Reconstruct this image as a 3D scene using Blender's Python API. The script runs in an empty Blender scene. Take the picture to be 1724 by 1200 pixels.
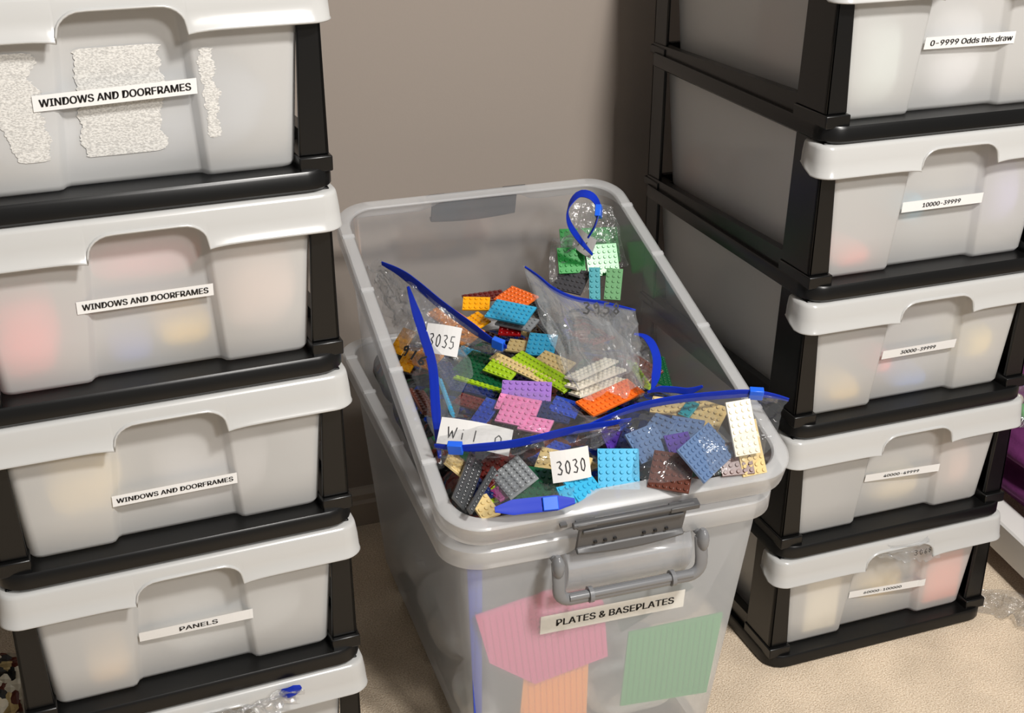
import bpy, bmesh, math, random
from mathutils import Vector, Matrix, noise

random.seed(7)
SC = bpy.context.scene
COL = SC.collection

# ------------------------------------------------------------------ camera
cam_d = bpy.data.cameras.new('camera')
cam = bpy.data.objects.new('camera', cam_d)
COL.objects.link(cam)
_r = Vector((0.93761673, -0.34766083, 0.00261252))
_u = Vector((0.14251149, 0.39117578, 0.90921504))
_f = Vector((0.31712040, 0.85212291, -0.41631862))
M = Matrix((( _r.x, _u.x, -_f.x, -0.8680959), (_r.y, _u.y, -_f.y, -1.26770917), (_r.z, _u.z, -_f.z, 1.19304894), (0, 0, 0, 1)))
cam.matrix_world = M
cam_d.sensor_width = 36
cam_d.sensor_fit = 'HORIZONTAL'
cam_d.lens = 2162.78 / 1724 * 36
cam_d.shift_x = -0.65 / 1724
cam_d.shift_y = -10.9 / 1724
cam_d.clip_start = 0.05
SC.camera = cam

# ------------------------------------------------------------------ world, lights, exposure
wd = bpy.data.worlds.new('room_light')
SC.world = wd
wd.use_nodes = True
wd.node_tree.nodes['Background'].inputs[0].default_value = (1.0, 0.965, 0.93, 1)
wd.node_tree.nodes['Background'].inputs[1].default_value = 0.22

def area(name, loc, target, size, power, col=(1, 0.965, 0.925)):
    l = bpy.data.lights.new(name, 'AREA')
    l.shape = 'DISK'
    l.size = size
    l.energy = power
    l.color = col
    o = bpy.data.objects.new(name, l)
    COL.objects.link(o)
    o.location = loc
    d = Vector(target) - Vector(loc)
    o.rotation_euler = d.to_track_quat('-Z', 'Y').to_euler()
    return o
area('ceiling_downlight_front', (0.08, -1.55, 2.4), (-0.2, 0, 0.3), 0.26, 60)
area('ceiling_downlight_behind', (0.15, -2.9, 2.4), (-0.3, 0, 0.4), 0.4, 54)

SC.view_settings.view_transform = 'Standard'
SC.view_settings.look = 'None'
SC.view_settings.exposure = 0.0
SC.view_settings.gamma = 1.0
SC.view_settings.use_curve_mapping = False
cy = SC.cycles
cy.max_bounces = 10
cy.diffuse_bounces = 3
cy.glossy_bounces = 3
cy.transmission_bounces = 5
cy.transparent_max_bounces = 40
cy.sample_clamp_indirect = 3.0
cy.use_denoising = True

# ------------------------------------------------------------------ materials
def S(c):
    """0-255 sRGB to linear"""
    return tuple((v / 255 / 12.92) if v / 255 <= 0.04045 else ((v / 255 + 0.055) / 1.055) ** 2.4 for v in c) + (1.0,)

def newmat(name):
    m = bpy.data.materials.new(name)
    m.use_nodes = True
    nt = m.node_tree
    for n in list(nt.nodes):
        nt.nodes.remove(n)
    out = nt.nodes.new('ShaderNodeOutputMaterial')
    return m, nt, out

def N(nt, t, **kw):
    n = nt.nodes.new(t)
    for k, v in kw.items():
        if k.startswith('i_'):
            n.inputs[k[2:].replace('_', ' ')].default_value = v
        else:
            setattr(n, k, v)
    return n

def coords(nt, kind='Object', scale=(1, 1, 1)):
    tc = N(nt, 'ShaderNodeTexCoord')
    mp = N(nt, 'ShaderNodeMapping')
    mp.inputs['Scale'].default_value = scale
    nt.links.new(tc.outputs[kind], mp.inputs['Vector'])
    return mp.outputs['Vector']

def plastic(name, rgb, rough=0.4, bump=0.0, bscale=300, var=0.0, vscale=8, spec=0.5):
    m, nt, out = newmat(name)
    p = N(nt, 'ShaderNodeBsdfPrincipled')
    p.inputs['Base Color'].default_value = S(rgb)
    p.inputs['Roughness'].default_value = rough
    p.inputs['Specular IOR Level'].default_value = spec
    vec = coords(nt)
    if var:
        nz = N(nt, 'ShaderNodeTexNoise'); nz.inputs['Scale'].default_value = vscale
        nt.links.new(vec, nz.inputs['Vector'])
        mx = N(nt, 'ShaderNodeMixRGB', blend_type='MULTIPLY'); mx.inputs['Fac'].default_value = 1
        rmp = N(nt, 'ShaderNodeMapRange'); rmp.inputs['To Min'].default_value = 1 - var; rmp.inputs['To Max'].default_value = 1 + var
        nt.links.new(nz.outputs['Fac'], rmp.inputs['Value'])
        mx.inputs['Color1'].default_value = S(rgb)
        nt.links.new(rmp.outputs['Result'], mx.inputs['Color2'])
        nt.links.new(mx.outputs['Color'], p.inputs['Base Color'])
    if bump:
        nz = N(nt, 'ShaderNodeTexNoise'); nz.inputs['Scale'].default_value = bscale
        nt.links.new(vec, nz.inputs['Vector'])
        b = N(nt, 'ShaderNodeBump'); b.inputs['Strength'].default_value = bump; b.inputs['Distance'].default_value = 0.001
        nt.links.new(nz.outputs['Fac'], b.inputs['Height'])
        nt.links.new(b.outputs['Normal'], p.inputs['Normal'])
    nt.links.new(p.outputs[0], out.inputs[0])
    return m

def frosted(name, rgb, diff, trl, refr, transp, gloss=0.05, rough=0.35, ior=1.2, grough=0.25, bump=0.0, bscale=30):
    """translucent injection-moulded plastic: scattering + blurred view-through"""
    m, nt, out = newmat(name)
    tot = diff + trl + refr + transp
    parts = []
    for w, t in ((diff, 'ShaderNodeBsdfDiffuse'), (trl, 'ShaderNodeBsdfTranslucent'), (refr, 'ShaderNodeBsdfRefraction'), (transp, 'ShaderNodeBsdfTransparent')):
        if w <= 0: continue
        n = N(nt, t)
        n.inputs['Color'].default_value = S(rgb) if t != 'ShaderNodeBsdfTransparent' else (0.97, 0.97, 0.97, 1)
        if t == 'ShaderNodeBsdfRefraction':
            n.inputs['Roughness'].default_value = rough
            n.inputs['IOR'].default_value = ior
        parts.append((w / tot, n.outputs[0]))
    w0, cur = parts[0]
    for w, o in parts[1:]:
        mx = N(nt, 'ShaderNodeMixShader')
        mx.inputs[0].default_value = w / (w0 + w)
        nt.links.new(cur, mx.inputs[1]); nt.links.new(o, mx.inputs[2])
        cur = mx.outputs[0]; w0 += w
    g = N(nt, 'ShaderNodeBsdfGlossy'); g.inputs['Roughness'].default_value = grough
    lw = N(nt, 'ShaderNodeLayerWeight'); lw.inputs['Blend'].default_value = 0.35
    mr = N(nt, 'ShaderNodeMapRange'); mr.inputs['To Min'].default_value = gloss; mr.inputs['To Max'].default_value = min(1, gloss * 7)
    nt.links.new(lw.outputs['Fresnel'], mr.inputs['Value'])
    mx = N(nt, 'ShaderNodeMixShader')
    nt.links.new(mr.outputs[0], mx.inputs[0]); nt.links.new(cur, mx.inputs[1]); nt.links.new(g.outputs[0], mx.inputs[2])
    if bump:
        nz = N(nt, 'ShaderNodeTexNoise'); nz.inputs['Scale'].default_value = bscale; nz.inputs['Detail'].default_value = 3
        nt.links.new(coords(nt), nz.inputs['Vector'])
        b = N(nt, 'ShaderNodeBump'); b.inputs['Strength'].default_value = bump; b.inputs['Distance'].default_value = 0.01
        nt.links.new(nz.outputs['Fac'], b.inputs['Height'])
        nt.links.new(b.outputs['Normal'], g.inputs['Normal']); nt.links.new(b.outputs['Normal'], lw.inputs['Normal'])
    nt.links.new(mx.outputs[0], out.inputs[0])
    return m

def film_mat(name, haze=0.06, gloss=0.10, scale=28, tint=(235, 240, 245), streak=1.0, gmax=0.42):
    m, nt, out = newmat(name)
    tr = N(nt, 'ShaderNodeBsdfTransparent'); tr.inputs[0].default_value = (0.97, 0.975, 0.98, 1)
    di = N(nt, 'ShaderNodeBsdfDiffuse'); di.inputs[0].default_value = S(tint)
    tl = N(nt, 'ShaderNodeBsdfTranslucent'); tl.inputs[0].default_value = S(tint)
    hz = N(nt, 'ShaderNodeMixShader'); hz.inputs[0].default_value = 0.5
    nt.links.new(di.outputs[0], hz.inputs[1]); nt.links.new(tl.outputs[0], hz.inputs[2])
    a = N(nt, 'ShaderNodeMixShader'); a.inputs[0].default_value = haze
    nt.links.new(tr.outputs[0], a.inputs[1]); nt.links.new(hz.outputs[0], a.inputs[2])
    g = N(nt, 'ShaderNodeBsdfGlossy'); g.inputs['Roughness'].default_value = 0.12
    vec = coords(nt, scale=(1, streak, 1))
    nz = N(nt, 'ShaderNodeTexNoise'); nz.inputs['Scale'].default_value = scale; nz.inputs['Detail'].default_value = 4; nz.inputs['Distortion'].default_value = 1.2
    nt.links.new(vec, nz.inputs['Vector'])
    b = N(nt, 'ShaderNodeBump'); b.inputs['Strength'].default_value = 1.0; b.inputs['Distance'].default_value = 0.012
    nt.links.new(nz.outputs['Fac'], b.inputs['Height'])
    nt.links.new(b.outputs['Normal'], g.inputs['Normal'])
    lw = N(nt, 'ShaderNodeLayerWeight'); lw.inputs['Blend'].default_value = 0.3
    nt.links.new(b.outputs['Normal'], lw.inputs['Normal'])
    mr = N(nt, 'ShaderNodeMapRange'); mr.inputs['To Min'].default_value = gloss; mr.inputs['To Max'].default_value = 0.22
    nt.links.new(lw.outputs['Fresnel'], mr.inputs['Value'])
    mx = N(nt, 'ShaderNodeMixShader')
    nt.links.new(mr.outputs[0], mx.inputs[0]); nt.links.new(a.outputs[0], mx.inputs[1]); nt.links.new(g.outputs[0], mx.inputs[2])
    nt.links.new(mx.outputs[0], out.inputs[0])
    return m

BLACK = plastic('black_plastic', (11, 11, 11), 0.3, bump=0.05, bscale=60, spec=0.4)
LIP = frosted('milky_white_rim_plastic', (210, 210, 208), 0.66, 0.30, 0, 0.02, gloss=0.04, grough=0.22)
DRAWER = frosted('frosted_drawer_plastic', (246, 246, 244), 0.45, 0.25, 0.16, 0.14, gloss=0.035, rough=0.42, ior=1.25, grough=0.3)
TUBLOW = frosted('milky_tub_plastic', (242, 246, 250), 0.27, 0.14, 0, 0.59, gloss=0.02, grough=0.15)
TUB = frosted('clear_tub_plastic', (238, 241, 245), 0.14, 0.11, 0, 0.75, gloss=0.02, rough=0.25, ior=1.1, grough=0.15)
TUBRIM = frosted('clear_tub_rim_plastic', (250, 251, 252), 0.20, 0.13, 0, 0.67, gloss=0.03, grough=0.3)
FILM = film_mat('clear_bag_film', haze=0.07, gloss=0.05)
FILM2 = film_mat('hazy_bag_film', haze=0.19, gloss=0.05, scale=20, streak=0.35)
CRINKLE = film_mat('crinkled_bag_film', haze=0.10, gloss=0.28, scale=60, gmax=0.85)
ZIP = plastic('blue_zip_plastic', (12, 46, 172), 0.5, spec=0.25)
SLIDER = plastic('bright_blue_slider_plastic', (30, 98, 225), 0.3)
GREY = plastic('dark_grey_latch_plastic', (80, 80, 81), 0.42, bump=0.05)
HANDLE = plastic('silver_grey_handle_plastic', (116, 117, 119), 0.2)
PAPER = plastic('white_label_tape', (222, 222, 221), 0.4)
CREAMPAPER = plastic('cream_label_tape', (232, 227, 214), 0.4)
INK = plastic('black_ink', (18, 18, 20), 0.5)
CARD = plastic('white_card', (208, 206, 203), 0.6)

# ------------------------------------------------------------------ mesh helpers
class MB:
    def __init__(s):
        s.v = []; s.f = []; s.m = []
    def add(s, vs, fs, mi=0):
        b = len(s.v)
        s.v += [tuple(v) for v in vs]
        for f in fs:
            s.f.append(tuple(b + i for i in f)); s.m.append(mi)
    def box(s, x0, x1, y0, y1, z0, z1, mi=0):
        s.hexa([(x0, y0, z0), (x1, y0, z0), (x1, y1, z0), (x0, y1, z0), (x0, y0, z1), (x1, y0, z1), (x1, y1, z1), (x0, y1, z1)], mi)
    def hexa(s, p, mi=0):
        s.add(p, [(3, 2, 1, 0), (4, 5, 6, 7), (0, 1, 5, 4), (1, 2, 6, 5), (2, 3, 7, 6), (3, 0, 4, 7)], mi)
    def loft(s, rings, closed=True, cap0=False, cap1=False, mi=0):
        n = len(rings[0]); vs = [p for r in rings for p in r]; fs = []
        for k in range(len(rings) - 1):
            for i in range(n if closed else n - 1):
                j = (i + 1) % n
                fs.append((k * n + i, k * n + j, (k + 1) * n + j, (k + 1) * n + i))
        if cap0: fs.append(tuple(range(n - 1, -1, -1)))
        if cap1: fs.append(tuple((len(rings) - 1) * n + i for i in range(n)))
        s.add(vs, fs, mi)
    def tube(s, pts, r, seg=8, mi=0, flat=None):
        pts = [Vector(p) for p in pts]; rings = []
        prev = None
        for i, p in enumerate(pts):
            t = (pts[min(i + 1, len(pts) - 1)] - pts[max(i - 1, 0)]).normalized()
            a = Vector((0, 0, 1)) if abs(t.z) < 0.95 else Vector((1, 0, 0))
            if prev is None:
                nrm = (a - t * a.dot(t)).normalized()
            else:
                nrm = (prev - t * prev.dot(t)).normalized()
            prev = nrm
            bn = t.cross(nrm)
            ra, rb = (r, r) if flat is None else flat
            rings.append([p + nrm * math.cos(2 * math.pi * k / seg) * ra + bn * math.sin(2 * math.pi * k / seg) * rb for k in range(seg)])
        s.loft(rings, True, True, True, mi)
    def ball(s, c, rx, ry, rz, mi=0, u=14, v=8):
        rings = []
        for k in range(1, v):
            a = math.pi * k / v
            rings.append([(c[0] + rx * math.sin(a) * math.cos(2 * math.pi * i / u), c[1] + ry * math.sin(a) * math.sin(2 * math.pi * i / u), c[2] - rz * math.cos(a)) for i in range(u)])
        s.loft(rings, True, True, True, mi)
    def mesh(s, name, mats, smooth=True, angle=35, bevel=0):
        me = bpy.data.meshes.new(name)
        me.from_pydata(s.v, [], s.f)
        for m in mats: me.materials.append(m)
        for p, mi in zip(me.polygons, s.m):
            p.material_index = mi; p.use_smooth = smooth
        bm = bmesh.new(); bm.from_mesh(me)
        bmesh.ops.recalc_face_normals(bm, faces=bm.faces)
        bm.to_mesh(me); bm.free()
        if smooth: me.set_sharp_from_angle(angle=math.radians(angle))
        me.update()
        return me
    def obj(s, name, mats, parent=None, smooth=True, angle=35, bevel=0, solid=0, **tags):
        if not isinstance(mats, (list, tuple)): mats = [mats]
        o = bpy.data.objects.new(name, s.mesh(name, mats, smooth, angle))
        COL.objects.link(o)
        if parent: o.parent = parent
        if solid:
            md = o.modifiers.new('thickness', 'SOLIDIFY'); md.thickness = solid; md.offset = 0
        if bevel:
            md = o.modifiers.new('bevel', 'BEVEL'); md.width = bevel; md.segments = 2; md.limit_method = 'ANGLE'
        for k, v in tags.items(): o[k] = v
        return o

def empty(name, loc=(0, 0, 0), rot=(0, 0, 0), **tags):
    o = bpy.data.objects.new(name, None)
    COL.objects.link(o)
    o.location = loc; o.rotation_euler = rot; o.empty_display_size = 0.05
    for k, v in tags.items(): o[k] = v
    return o

def rrect(x0, x1, y0, y1, r, z, seg=5):
    """rounded rectangle ring, counter-clockwise from the front-left corner"""
    out = []
    for cx, cy_, a0 in ((x0 + r, y0 + r, 180), (x1 - r, y0 + r, 270), (x1 - r, y1 - r, 0), (x0 + r, y1 - r, 90)):
        for k in range(seg + 1):
            a = math.radians(a0 + 90 * k / seg)
            out.append((cx + r * math.cos(a), cy_ + r * math.sin(a), z))
    return out

_tc = {}
FONT = None
try:
    import os
    _fp = os.path.join(bpy.utils.system_resource('DATAFILES'), 'fonts', 'Inter.woff2')
    if os.path.exists(_fp): FONT = bpy.data.fonts.load(_fp)
except Exception:
    FONT = None
def text_geo(txt, bold=0.0):
    """triangulated outline of a text, normalised to its own box: (verts 2d, faces, width, height)"""
    key = (txt, bold)
    if key in _tc: return _tc[key]
    cu = bpy.data.curves.new('t', 'FONT'); cu.body = txt; cu.size = 1; cu.offset = bold; cu.resolution_u = 3
    if FONT: cu.font = FONT
    o = bpy.data.objects.new('t', cu); COL.objects.link(o)
    dg = bpy.context.evaluated_depsgraph_get()
    me = bpy.data.meshes.new_from_object(o.evaluated_get(dg))
    vs = [(v.co.x, v.co.y) for v in me.vertices]; fs = [tuple(p.vertices) for p in me.polygons]
    bpy.data.objects.remove(o); bpy.data.curves.remove(cu); bpy.data.meshes.remove(me)
    x0 = min(v[0] for v in vs); x1 = max(v[0] for v in vs); y0 = min(v[1] for v in vs); y1 = max(v[1] for v in vs)
    res = ([(v[0] - x0, v[1] - y0) for v in vs], fs, x1 - x0, y1 - y0)
    _tc[key] = res
    return res

def text_on(mb, txt, w, h, fn, mi=1, bold=0.0, slant=0.0):
    """text of width w and height h mapped by fn(s,t)->xyz with s,t centred on 0"""
    vs, fs, tw, th = text_geo(txt, bold)
    for dx in (-0.045, 0.0, 0.045):
        mb.add([fn((x / tw - 0.5) * w + dx * h + slant * (y / th - 0.5) * h, (y / th - 0.5) * h) for x, y in vs], fs, mi)

def handwriting(mb, strokes, w, h, fn, r, mi=1):
    """pen strokes given in a unit box, as flat ribbons"""
    for st in strokes:
        pts = []
        for i in range(len(st) - 1):
            for k in range(4):
                t = k / 4; pts.append((st[i][0] * (1 - t) + st[i + 1][0] * t, st[i][1] * (1 - t) + st[i + 1][1] * t))
        pts.append(st[-1])
        vs = []; fs = []
        for i, (x, y) in enumerate(pts):
            a = pts[max(0, i - 1)]; b = pts[min(len(pts) - 1, i + 1)]
            dx, dy = (b[0] - a[0]) * w, (b[1] - a[1]) * h
            l = math.hypot(dx, dy) or 1
            nx, ny = -dy / l * r, dx / l * r
            X, Y = (x - 0.5) * w, (y - 0.5) * h
            vs += [fn(X + nx, Y + ny), fn(X - nx, Y - ny)]
        for i in range(len(pts) - 1):
            fs.append((2 * i, 2 * i + 1, 2 * i + 3, 2 * i + 2))
        mb.add(vs, fs, mi)

# pen glyphs in a 0..1 box (x, y)
GL = {
 '3': [[(0.1, .95), (.6, 1), (.8, .8), (.4, .55), (.85, .3), (.6, 0), (.05, .08)]],
 '5': [[(.85, 1), (.25, .97), (.2, .55), (.7, .55), (.8, .2), (.45, 0), (.05, .1)]],
 '9': [[(.75, .7), (.5, 1), (.15, .8), (.3, .5), (.75, .65), (.75, .1), (.6, 0)]],
 '1': [[(.5, 1), (.45, 0)]],
 '6': [[(.75, 1), (.25, .6), (.15, .15), (.5, 0), (.8, .2), (.5, .45), (.2, .25)]],
 '0': [[(.5, 1), (.15, .7), (.2, .15), (.55, 0), (.85, .35), (.8, .8), (.5, 1)]],
 '8': [[(.5, .52), (.15, .75), (.5, 1), (.8, .75), (.15, .25), (.5, 0), (.85, .25), (.5, .52)]],
 'W': [[(0, 1), (.25, 0), (.5, .7), (.75, 0), (1, 1)]],
 'i': [[(.4, .6), (.4, 0)], [(.4, .85), (.42, .9)]],
}
def pen(mb, txt, w, h, fn, r=0.0006, mi=1):
    n = len(txt); cw = w / n
    for i, ch in enumerate(txt):
        if ch in GL:
            cx = (i + 0.5) * cw - w / 2
            handwriting(mb, GL[ch], cw * 0.75, h, lambda s, t, cx=cx: fn(s + cx, t), r, mi)

# ------------------------------------------------------------------ the setting
def carpet():
    m, nt, out = newmat('beige_carpet')
    p = N(nt, 'ShaderNodeBsdfPrincipled'); p.inputs['Roughness'].default_value = 0.95; p.inputs['Specular IOR Level'].default_value = 0.1
    vec = coords(nt)
    n1 = N(nt, 'ShaderNodeTexNoise'); n1.inputs['Scale'].default_value = 420; n1.inputs['Detail'].default_value = 3
    n2 = N(nt, 'ShaderNodeTexNoise'); n2.inputs['Scale'].default_value = 9; n2.inputs['Detail'].default_value = 3
    nt.links.new(vec, n1.inputs['Vector']); nt.links.new(vec, n2.inputs['Vector'])
    cr = N(nt, 'ShaderNodeValToRGB'); cr.color_ramp.elements[0].position = 0.3; cr.color_ramp.elements[1].position = 0.7
    cr.color_ramp.elements[0].color = S((190, 168, 142)); cr.color_ramp.elements[1].color = S((238, 222, 199))
    nt.links.new(n1.outputs['Fac'], cr.inputs['Fac'])
    mx = N(nt, 'ShaderNodeMixRGB', blend_type='MULTIPLY'); mx.inputs['Fac'].default_value = 1
    mr = N(nt, 'ShaderNodeMapRange'); mr.inputs['From Min'].default_value = 0.35; mr.inputs['From Max'].default_value = 0.65; mr.inputs['To Min'].default_value = 0.88; mr.inputs['To Max'].default_value = 1.08
    nt.links.new(n2.outputs['Fac'], mr.inputs['Value']); nt.links.new(cr.outputs['Color'], mx.inputs['Color1']); nt.links.new(mr.outputs[0], mx.inputs['Color2'])
    nt.links.new(mx.outputs['Color'], p.inputs['Base Color'])
    b = N(nt, 'ShaderNodeBump'); b.inputs['Strength'].default_value = 0.8; b.inputs['Distance'].default_value = 0.003
    nt.links.new(n1.outputs['Fac'], b.inputs['Height']); nt.links.new(b.outputs['Normal'], p.inputs['Normal'])
    nt.links.new(p.outputs[0], out.inputs[0])
    return m
WALLM = plastic('taupe_wall_paint', (146, 136, 127), 0.75, bump=0.12, bscale=220, spec=0.2)
BASEM = plastic('painted_baseboard', (168, 156, 143), 0.5)
mb = MB(); mb.box(-3, 3, -3, 0.6, -0.05, 0); mb.obj('floor', carpet(), kind='structure')
mb = MB(); mb.box(-3, 3, 0.6, 0.7, 0, 2.5); mb.obj('wall_back', WALLM, kind='structure')
mb = MB()
prof = [(0.6, 0), (0.584, 0), (0.584, 0.042), (0.588, 0.048), (0.588, 0.058), (0.595, 0.066), (0.6, 0.068)]
mb.loft([[(x, y, z) for y, z in prof] for x in (-3, 3)], True, True, True)
mb.obj('baseboard_back', BASEM, kind='structure', angle=20)

# ------------------------------------------------------------------ drawer towers
TW, TD = 0.38, 0.49
def yface(z, z0, z1):                 # sloping drawer front
    t = (z - z0) / (z1 - z0)
    return 0.024 - 0.012 * t

def build_tower(key, name, label, loc, yaw, lv, specs, off):
    T = empty(name, (loc[0], loc[1], 0), (0, 0, yaw), label=label, category='drawer tower')
    n = len(lv)
    for k, z in enumerate(lv):
        # shelf tray with a rolled front lip and side rails
        mb = MB()
        h = 0.021
        ins = 0.0
        rings = [rrect(0.004, TW - 0.004, 0.003, TD - 0.003, 0.026, z), rrect(0.0, TW, 0.0, TD, 0.03, z + 0.003),
                 rrect(0.0, TW, 0.0, TD, 0.03, z + h - 0.003), rrect(0.002, TW - 0.002, 0.002, TD - 0.002, 0.028, z + h)]
        mb.loft(rings, True, True, True)
        for xs in (0.007, TW - 0.019):
            mb.hexa([(xs, 0.05, z + h), (xs + 0.012, 0.05, z + h), (xs + 0.012, TD - 0.01, z + h), (xs, TD - 0.01, z + h),
                     (xs, 0.05, z + 0.046), (xs + 0.012, 0.05, z + 0.046), (xs + 0.012, TD - 0.01, z + 0.033), (xs, TD - 0.01, z + 0.033)])
        mb.box(0.03, TW - 0.03, TD - 0.02, TD - 0.01, z + h, z + 0.033)
        mb.obj('shelf_frame', BLACK, T, angle=40)
        if k == n - 1: break
        zt = lv[k + 1]; zb = z + 0.018
        for sx in (0, 1):
            mx = lambda x: TW - x if sx else x
            mb = MB()
            # front post: foot block, then a slightly tapering angle section
            def blk(xa, xb, ya, yb, za, zb_, xa2=None, xb2=None, ya2=None, yb2=None):
                xa2 = xa if xa2 is None else xa2; xb2 = xb if xb2 is None else xb2; ya2 = ya if ya2 is None else ya2; yb2 = yb if yb2 is None else yb2
                mb.hexa([(mx(xa), ya, za), (mx(xb), ya, za), (mx(xb), yb, za), (mx(xa), yb, za), (mx(xa2), ya2, zb_), (mx(xb2), ya2, zb_), (mx(xb2), yb2, zb_), (mx(xa2), yb2, zb_)])
            blk(0.002, 0.036, 0.006, 0.080, z + 0.018, z + 0.034)
            blk(0.004, 0.034, 0.012, 0.018, z + 0.034, zt, 0.006, 0.027)
            blk(0.004, 0.009, 0.012, 0.078, z + 0.034, zt, 0.006, 0.010, 0.012, 0.074)
            mb.obj('post', BLACK, T, bevel=0.0015)
            mb = MB()
            blk(0.005, 0.032, 0.440, 0.487, z + 0.018, z + 0.030)
            blk(0.009, 0.014, 0.443, 0.484, z + 0.03, zt)
            blk(0.009, 0.028, 0.479, 0.484, z + 0.03, zt)
            mb.obj('post', BLACK, T, bevel=0.0015)
        sp = specs[k]
        if sp is None: continue
        # drawer bin
        z0, z1 = z + 0.0205, zt - 0.010
        xc = TW / 2 + off
        mb = MB(); rings = []
        for t, ins in ((0.0, 0.006), (0.012, 0.002), (0.04, 0.0), (0.3, 0), (0.6, 0), (0.85, 0), (1.0, 0)):
            zz = z0 + (z1 - z0) * t
            xa = 0.035 - 0.011 * t + ins; xb = TW - xa
            yf = yface(zz, z0, z1) + ins; yb = 0.455 + 0.012 * t - ins
            ra = 0.056 + 0.012 * (1 - t); rr = 0.014
            rc = 0.012
            ring = []
            for kk in range(6):
                a = math.radians(180 + 18 * kk); ring.append((xa + rc + rc * math.cos(a), yf + rc + rc * math.sin(a), zz))
            xl, xr = xc - ra, xc + ra
            d = 0.011
            ring += [(xl - 0.004, yf, zz), (xl, yf + 0.002, zz), (xl + 0.004, yf + d - 0.002, zz), (xl + 0.008, yf + d, zz), (xc, yf + d, zz),
                     (xr - 0.008, yf + d, zz), (xr - 0.004, yf + d - 0.002, zz), (xr, yf + 0.002, zz), (xr + 0.004, yf, zz)]
            for kk in range(6):
                a = math.radians(270 + 18 * kk); ring.append((xb - rc + rc * math.cos(a), yf + rc + rc * math.sin(a), zz))
            for cx, cy_, a0 in ((xb - rc, yb - rc, 0), (xa + rc, yb - rc, 90)):
                for kk in range(4):
                    a = math.radians(a0 + 30 * kk); ring.append((cx + rc * math.cos(a), cy_ + rc * math.sin(a), zz))
            rings.append(ring)
        mb.loft(rings, True, True, False)
        D = mb.obj('drawer', DRAWER, T, angle=50)
        # handle lip: a rolled strip with an arched finger notch in the middle
        mb = MB()
        lw0, lw1 = -0.001, TW + 0.001
        zt2 = zt - 0.003
        path = [(lw0 + 0.002, 0.045), (lw0, 0.03)]
        for kk in range(7):
            a = math.radians(180 + 15 * kk); path.append((lw0 + 0.018 + 0.018 * math.cos(a), 0.018 + 0.018 * math.sin(a)))
        nxl, nxr = xc - 0.057, xc + 0.057
        xs = []
        x = lw0 + 0.03
        while x < nxl - 0.004: xs.append(x); x += 0.012
        xs += [nxl - 0.003, nxl - 0.0005, nxl, nxl + 0.0015, nxl + 0.004, nxl + 0.008, nxl + 0.013, nxl + 0.019, nxl + 0.028]
        mid = [xc - 0.015, xc, xc + 0.015]
        right = [2 * xc - q for q in xs[::-1] if q > xc - 0.09]
        x = right[-1] + 0.012; rr_ = []
        while x < lw1 - 0.028: rr_.append(x); x += 0.012
        allx = xs + mid + right + rr_
        path += [(q, 0.0) for q in allx]
        for kk in range(7):
            a = math.radians(270 + 15 * kk); path.append((lw1 - 0.018 + 0.018 * math.cos(a), 0.018 + 0.018 * math.sin(a)))
        path += [(lw1, 0.03), (lw1 - 0.002, 0.045)]
        def zbot(x, y):
            full = zt - 0.041; up = zt - 0.017
            d_ = min(x - nxl, nxr - x)
            if d_ < -0.0001:
                return full - 0.003 * math.exp(d_ / 0.01) + (0.012 * max(0, (y - 0.018) / 0.03))
            if d_ > 0.024: return up
            t = min(1, d_ / 0.024)
            return full + 0.004 + (up - full - 0.004) * math.sqrt(max(0, 1 - (1 - t) ** 2))
        rows = []
        pc = (TW / 2, 0.2)
        for (px, py) in path:
            nx = -1 if px < 0.02 else (1 if px > TW - 0.02 else 0)
            sx = 0.0 if nx == 0 else nx * min(1, py / 0.018)
            sy = -1.0 if py < 0.018 else 0.0
            zb_ = zbot(px, py); Hh = zt2 - zb_
            inn = (min(max(px, 0.024), TW - 0.024), max(py, 0.017) if py < 0.03 else py, zt2)
            rows.append([inn, (px - sx * 0.003, py - sy * 0.003, zt2), (px - sx * 0.0008, py - sy * 0.0008, zt2 - 0.0012), (px, py, zt2 - 0.004),
                         (px + sx * 0.002 * Hh / .038, py + sy * 0.002 * Hh / .038, zt2 - Hh * 0.5), (px + sx * 0.003 * Hh / .038, py + sy * 0.004 * Hh / .038, zb_ + 0.0015),
                         (px + sx * 0.004, py + sy * 0.0055, zb_)])
        mb.loft(rows, False)
        lip = mb.obj('handle_lip', LIP, D, solid=0.0022, angle=60)
        # printed label
        lx0, lx1, lz, hgt, txt, th, tw_, tilt, kindtxt = sp
        def surf(x, zz):
            tt = (zz - z0) / (z1 - z0)
            ra = 0.056 + 0.012 * (1 - tt)
            q = (ra - abs(x - xc)) / 0.010
            q = max(0.0, min(1.0, q)); q = q * q * (3 - 2 * q)
            return yface(zz, z0, z1) + 0.011 * q - 0.0006
        def fn(s, t, lift):
            x = (lx0 + lx1) / 2 + s
            zz = lz + t + s * tilt
            f = (x - lx0) / (lx1 - lx0)
            y = min(surf(x, zz), surf(lx0, zz) * (1 - f) + surf(lx1, zz) * f) - lift - (0.0010 if key == 'L' and k == 4 else 0)
            return (x, y, zz)
        mb = MB()
        K = 40
        W_ = lx1 - lx0
        top = []; bot = []
        vs = []; fs = []
        for i in range(K + 1):
            s = -W_ / 2 + W_ * i / K
            vs += [fn(s, -hgt / 2, 0.0004), fn(s, hgt / 2, 0.0004)]
        for i in range(K): fs.append((2 * i, 2 * i + 2, 2 * i + 3, 2 * i + 1))
        mb.add(vs, fs, 0)
        text_on(mb, txt, tw_, th * 0.84, lambda s, t: fn(s + kindtxt, t, 0.0009), 1)
        mb.obj('label_sticker', [PAPER, INK], D, smooth=False)
        sp_obj[(key, k)] = (T, D, z0, z1)
    return T

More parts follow.
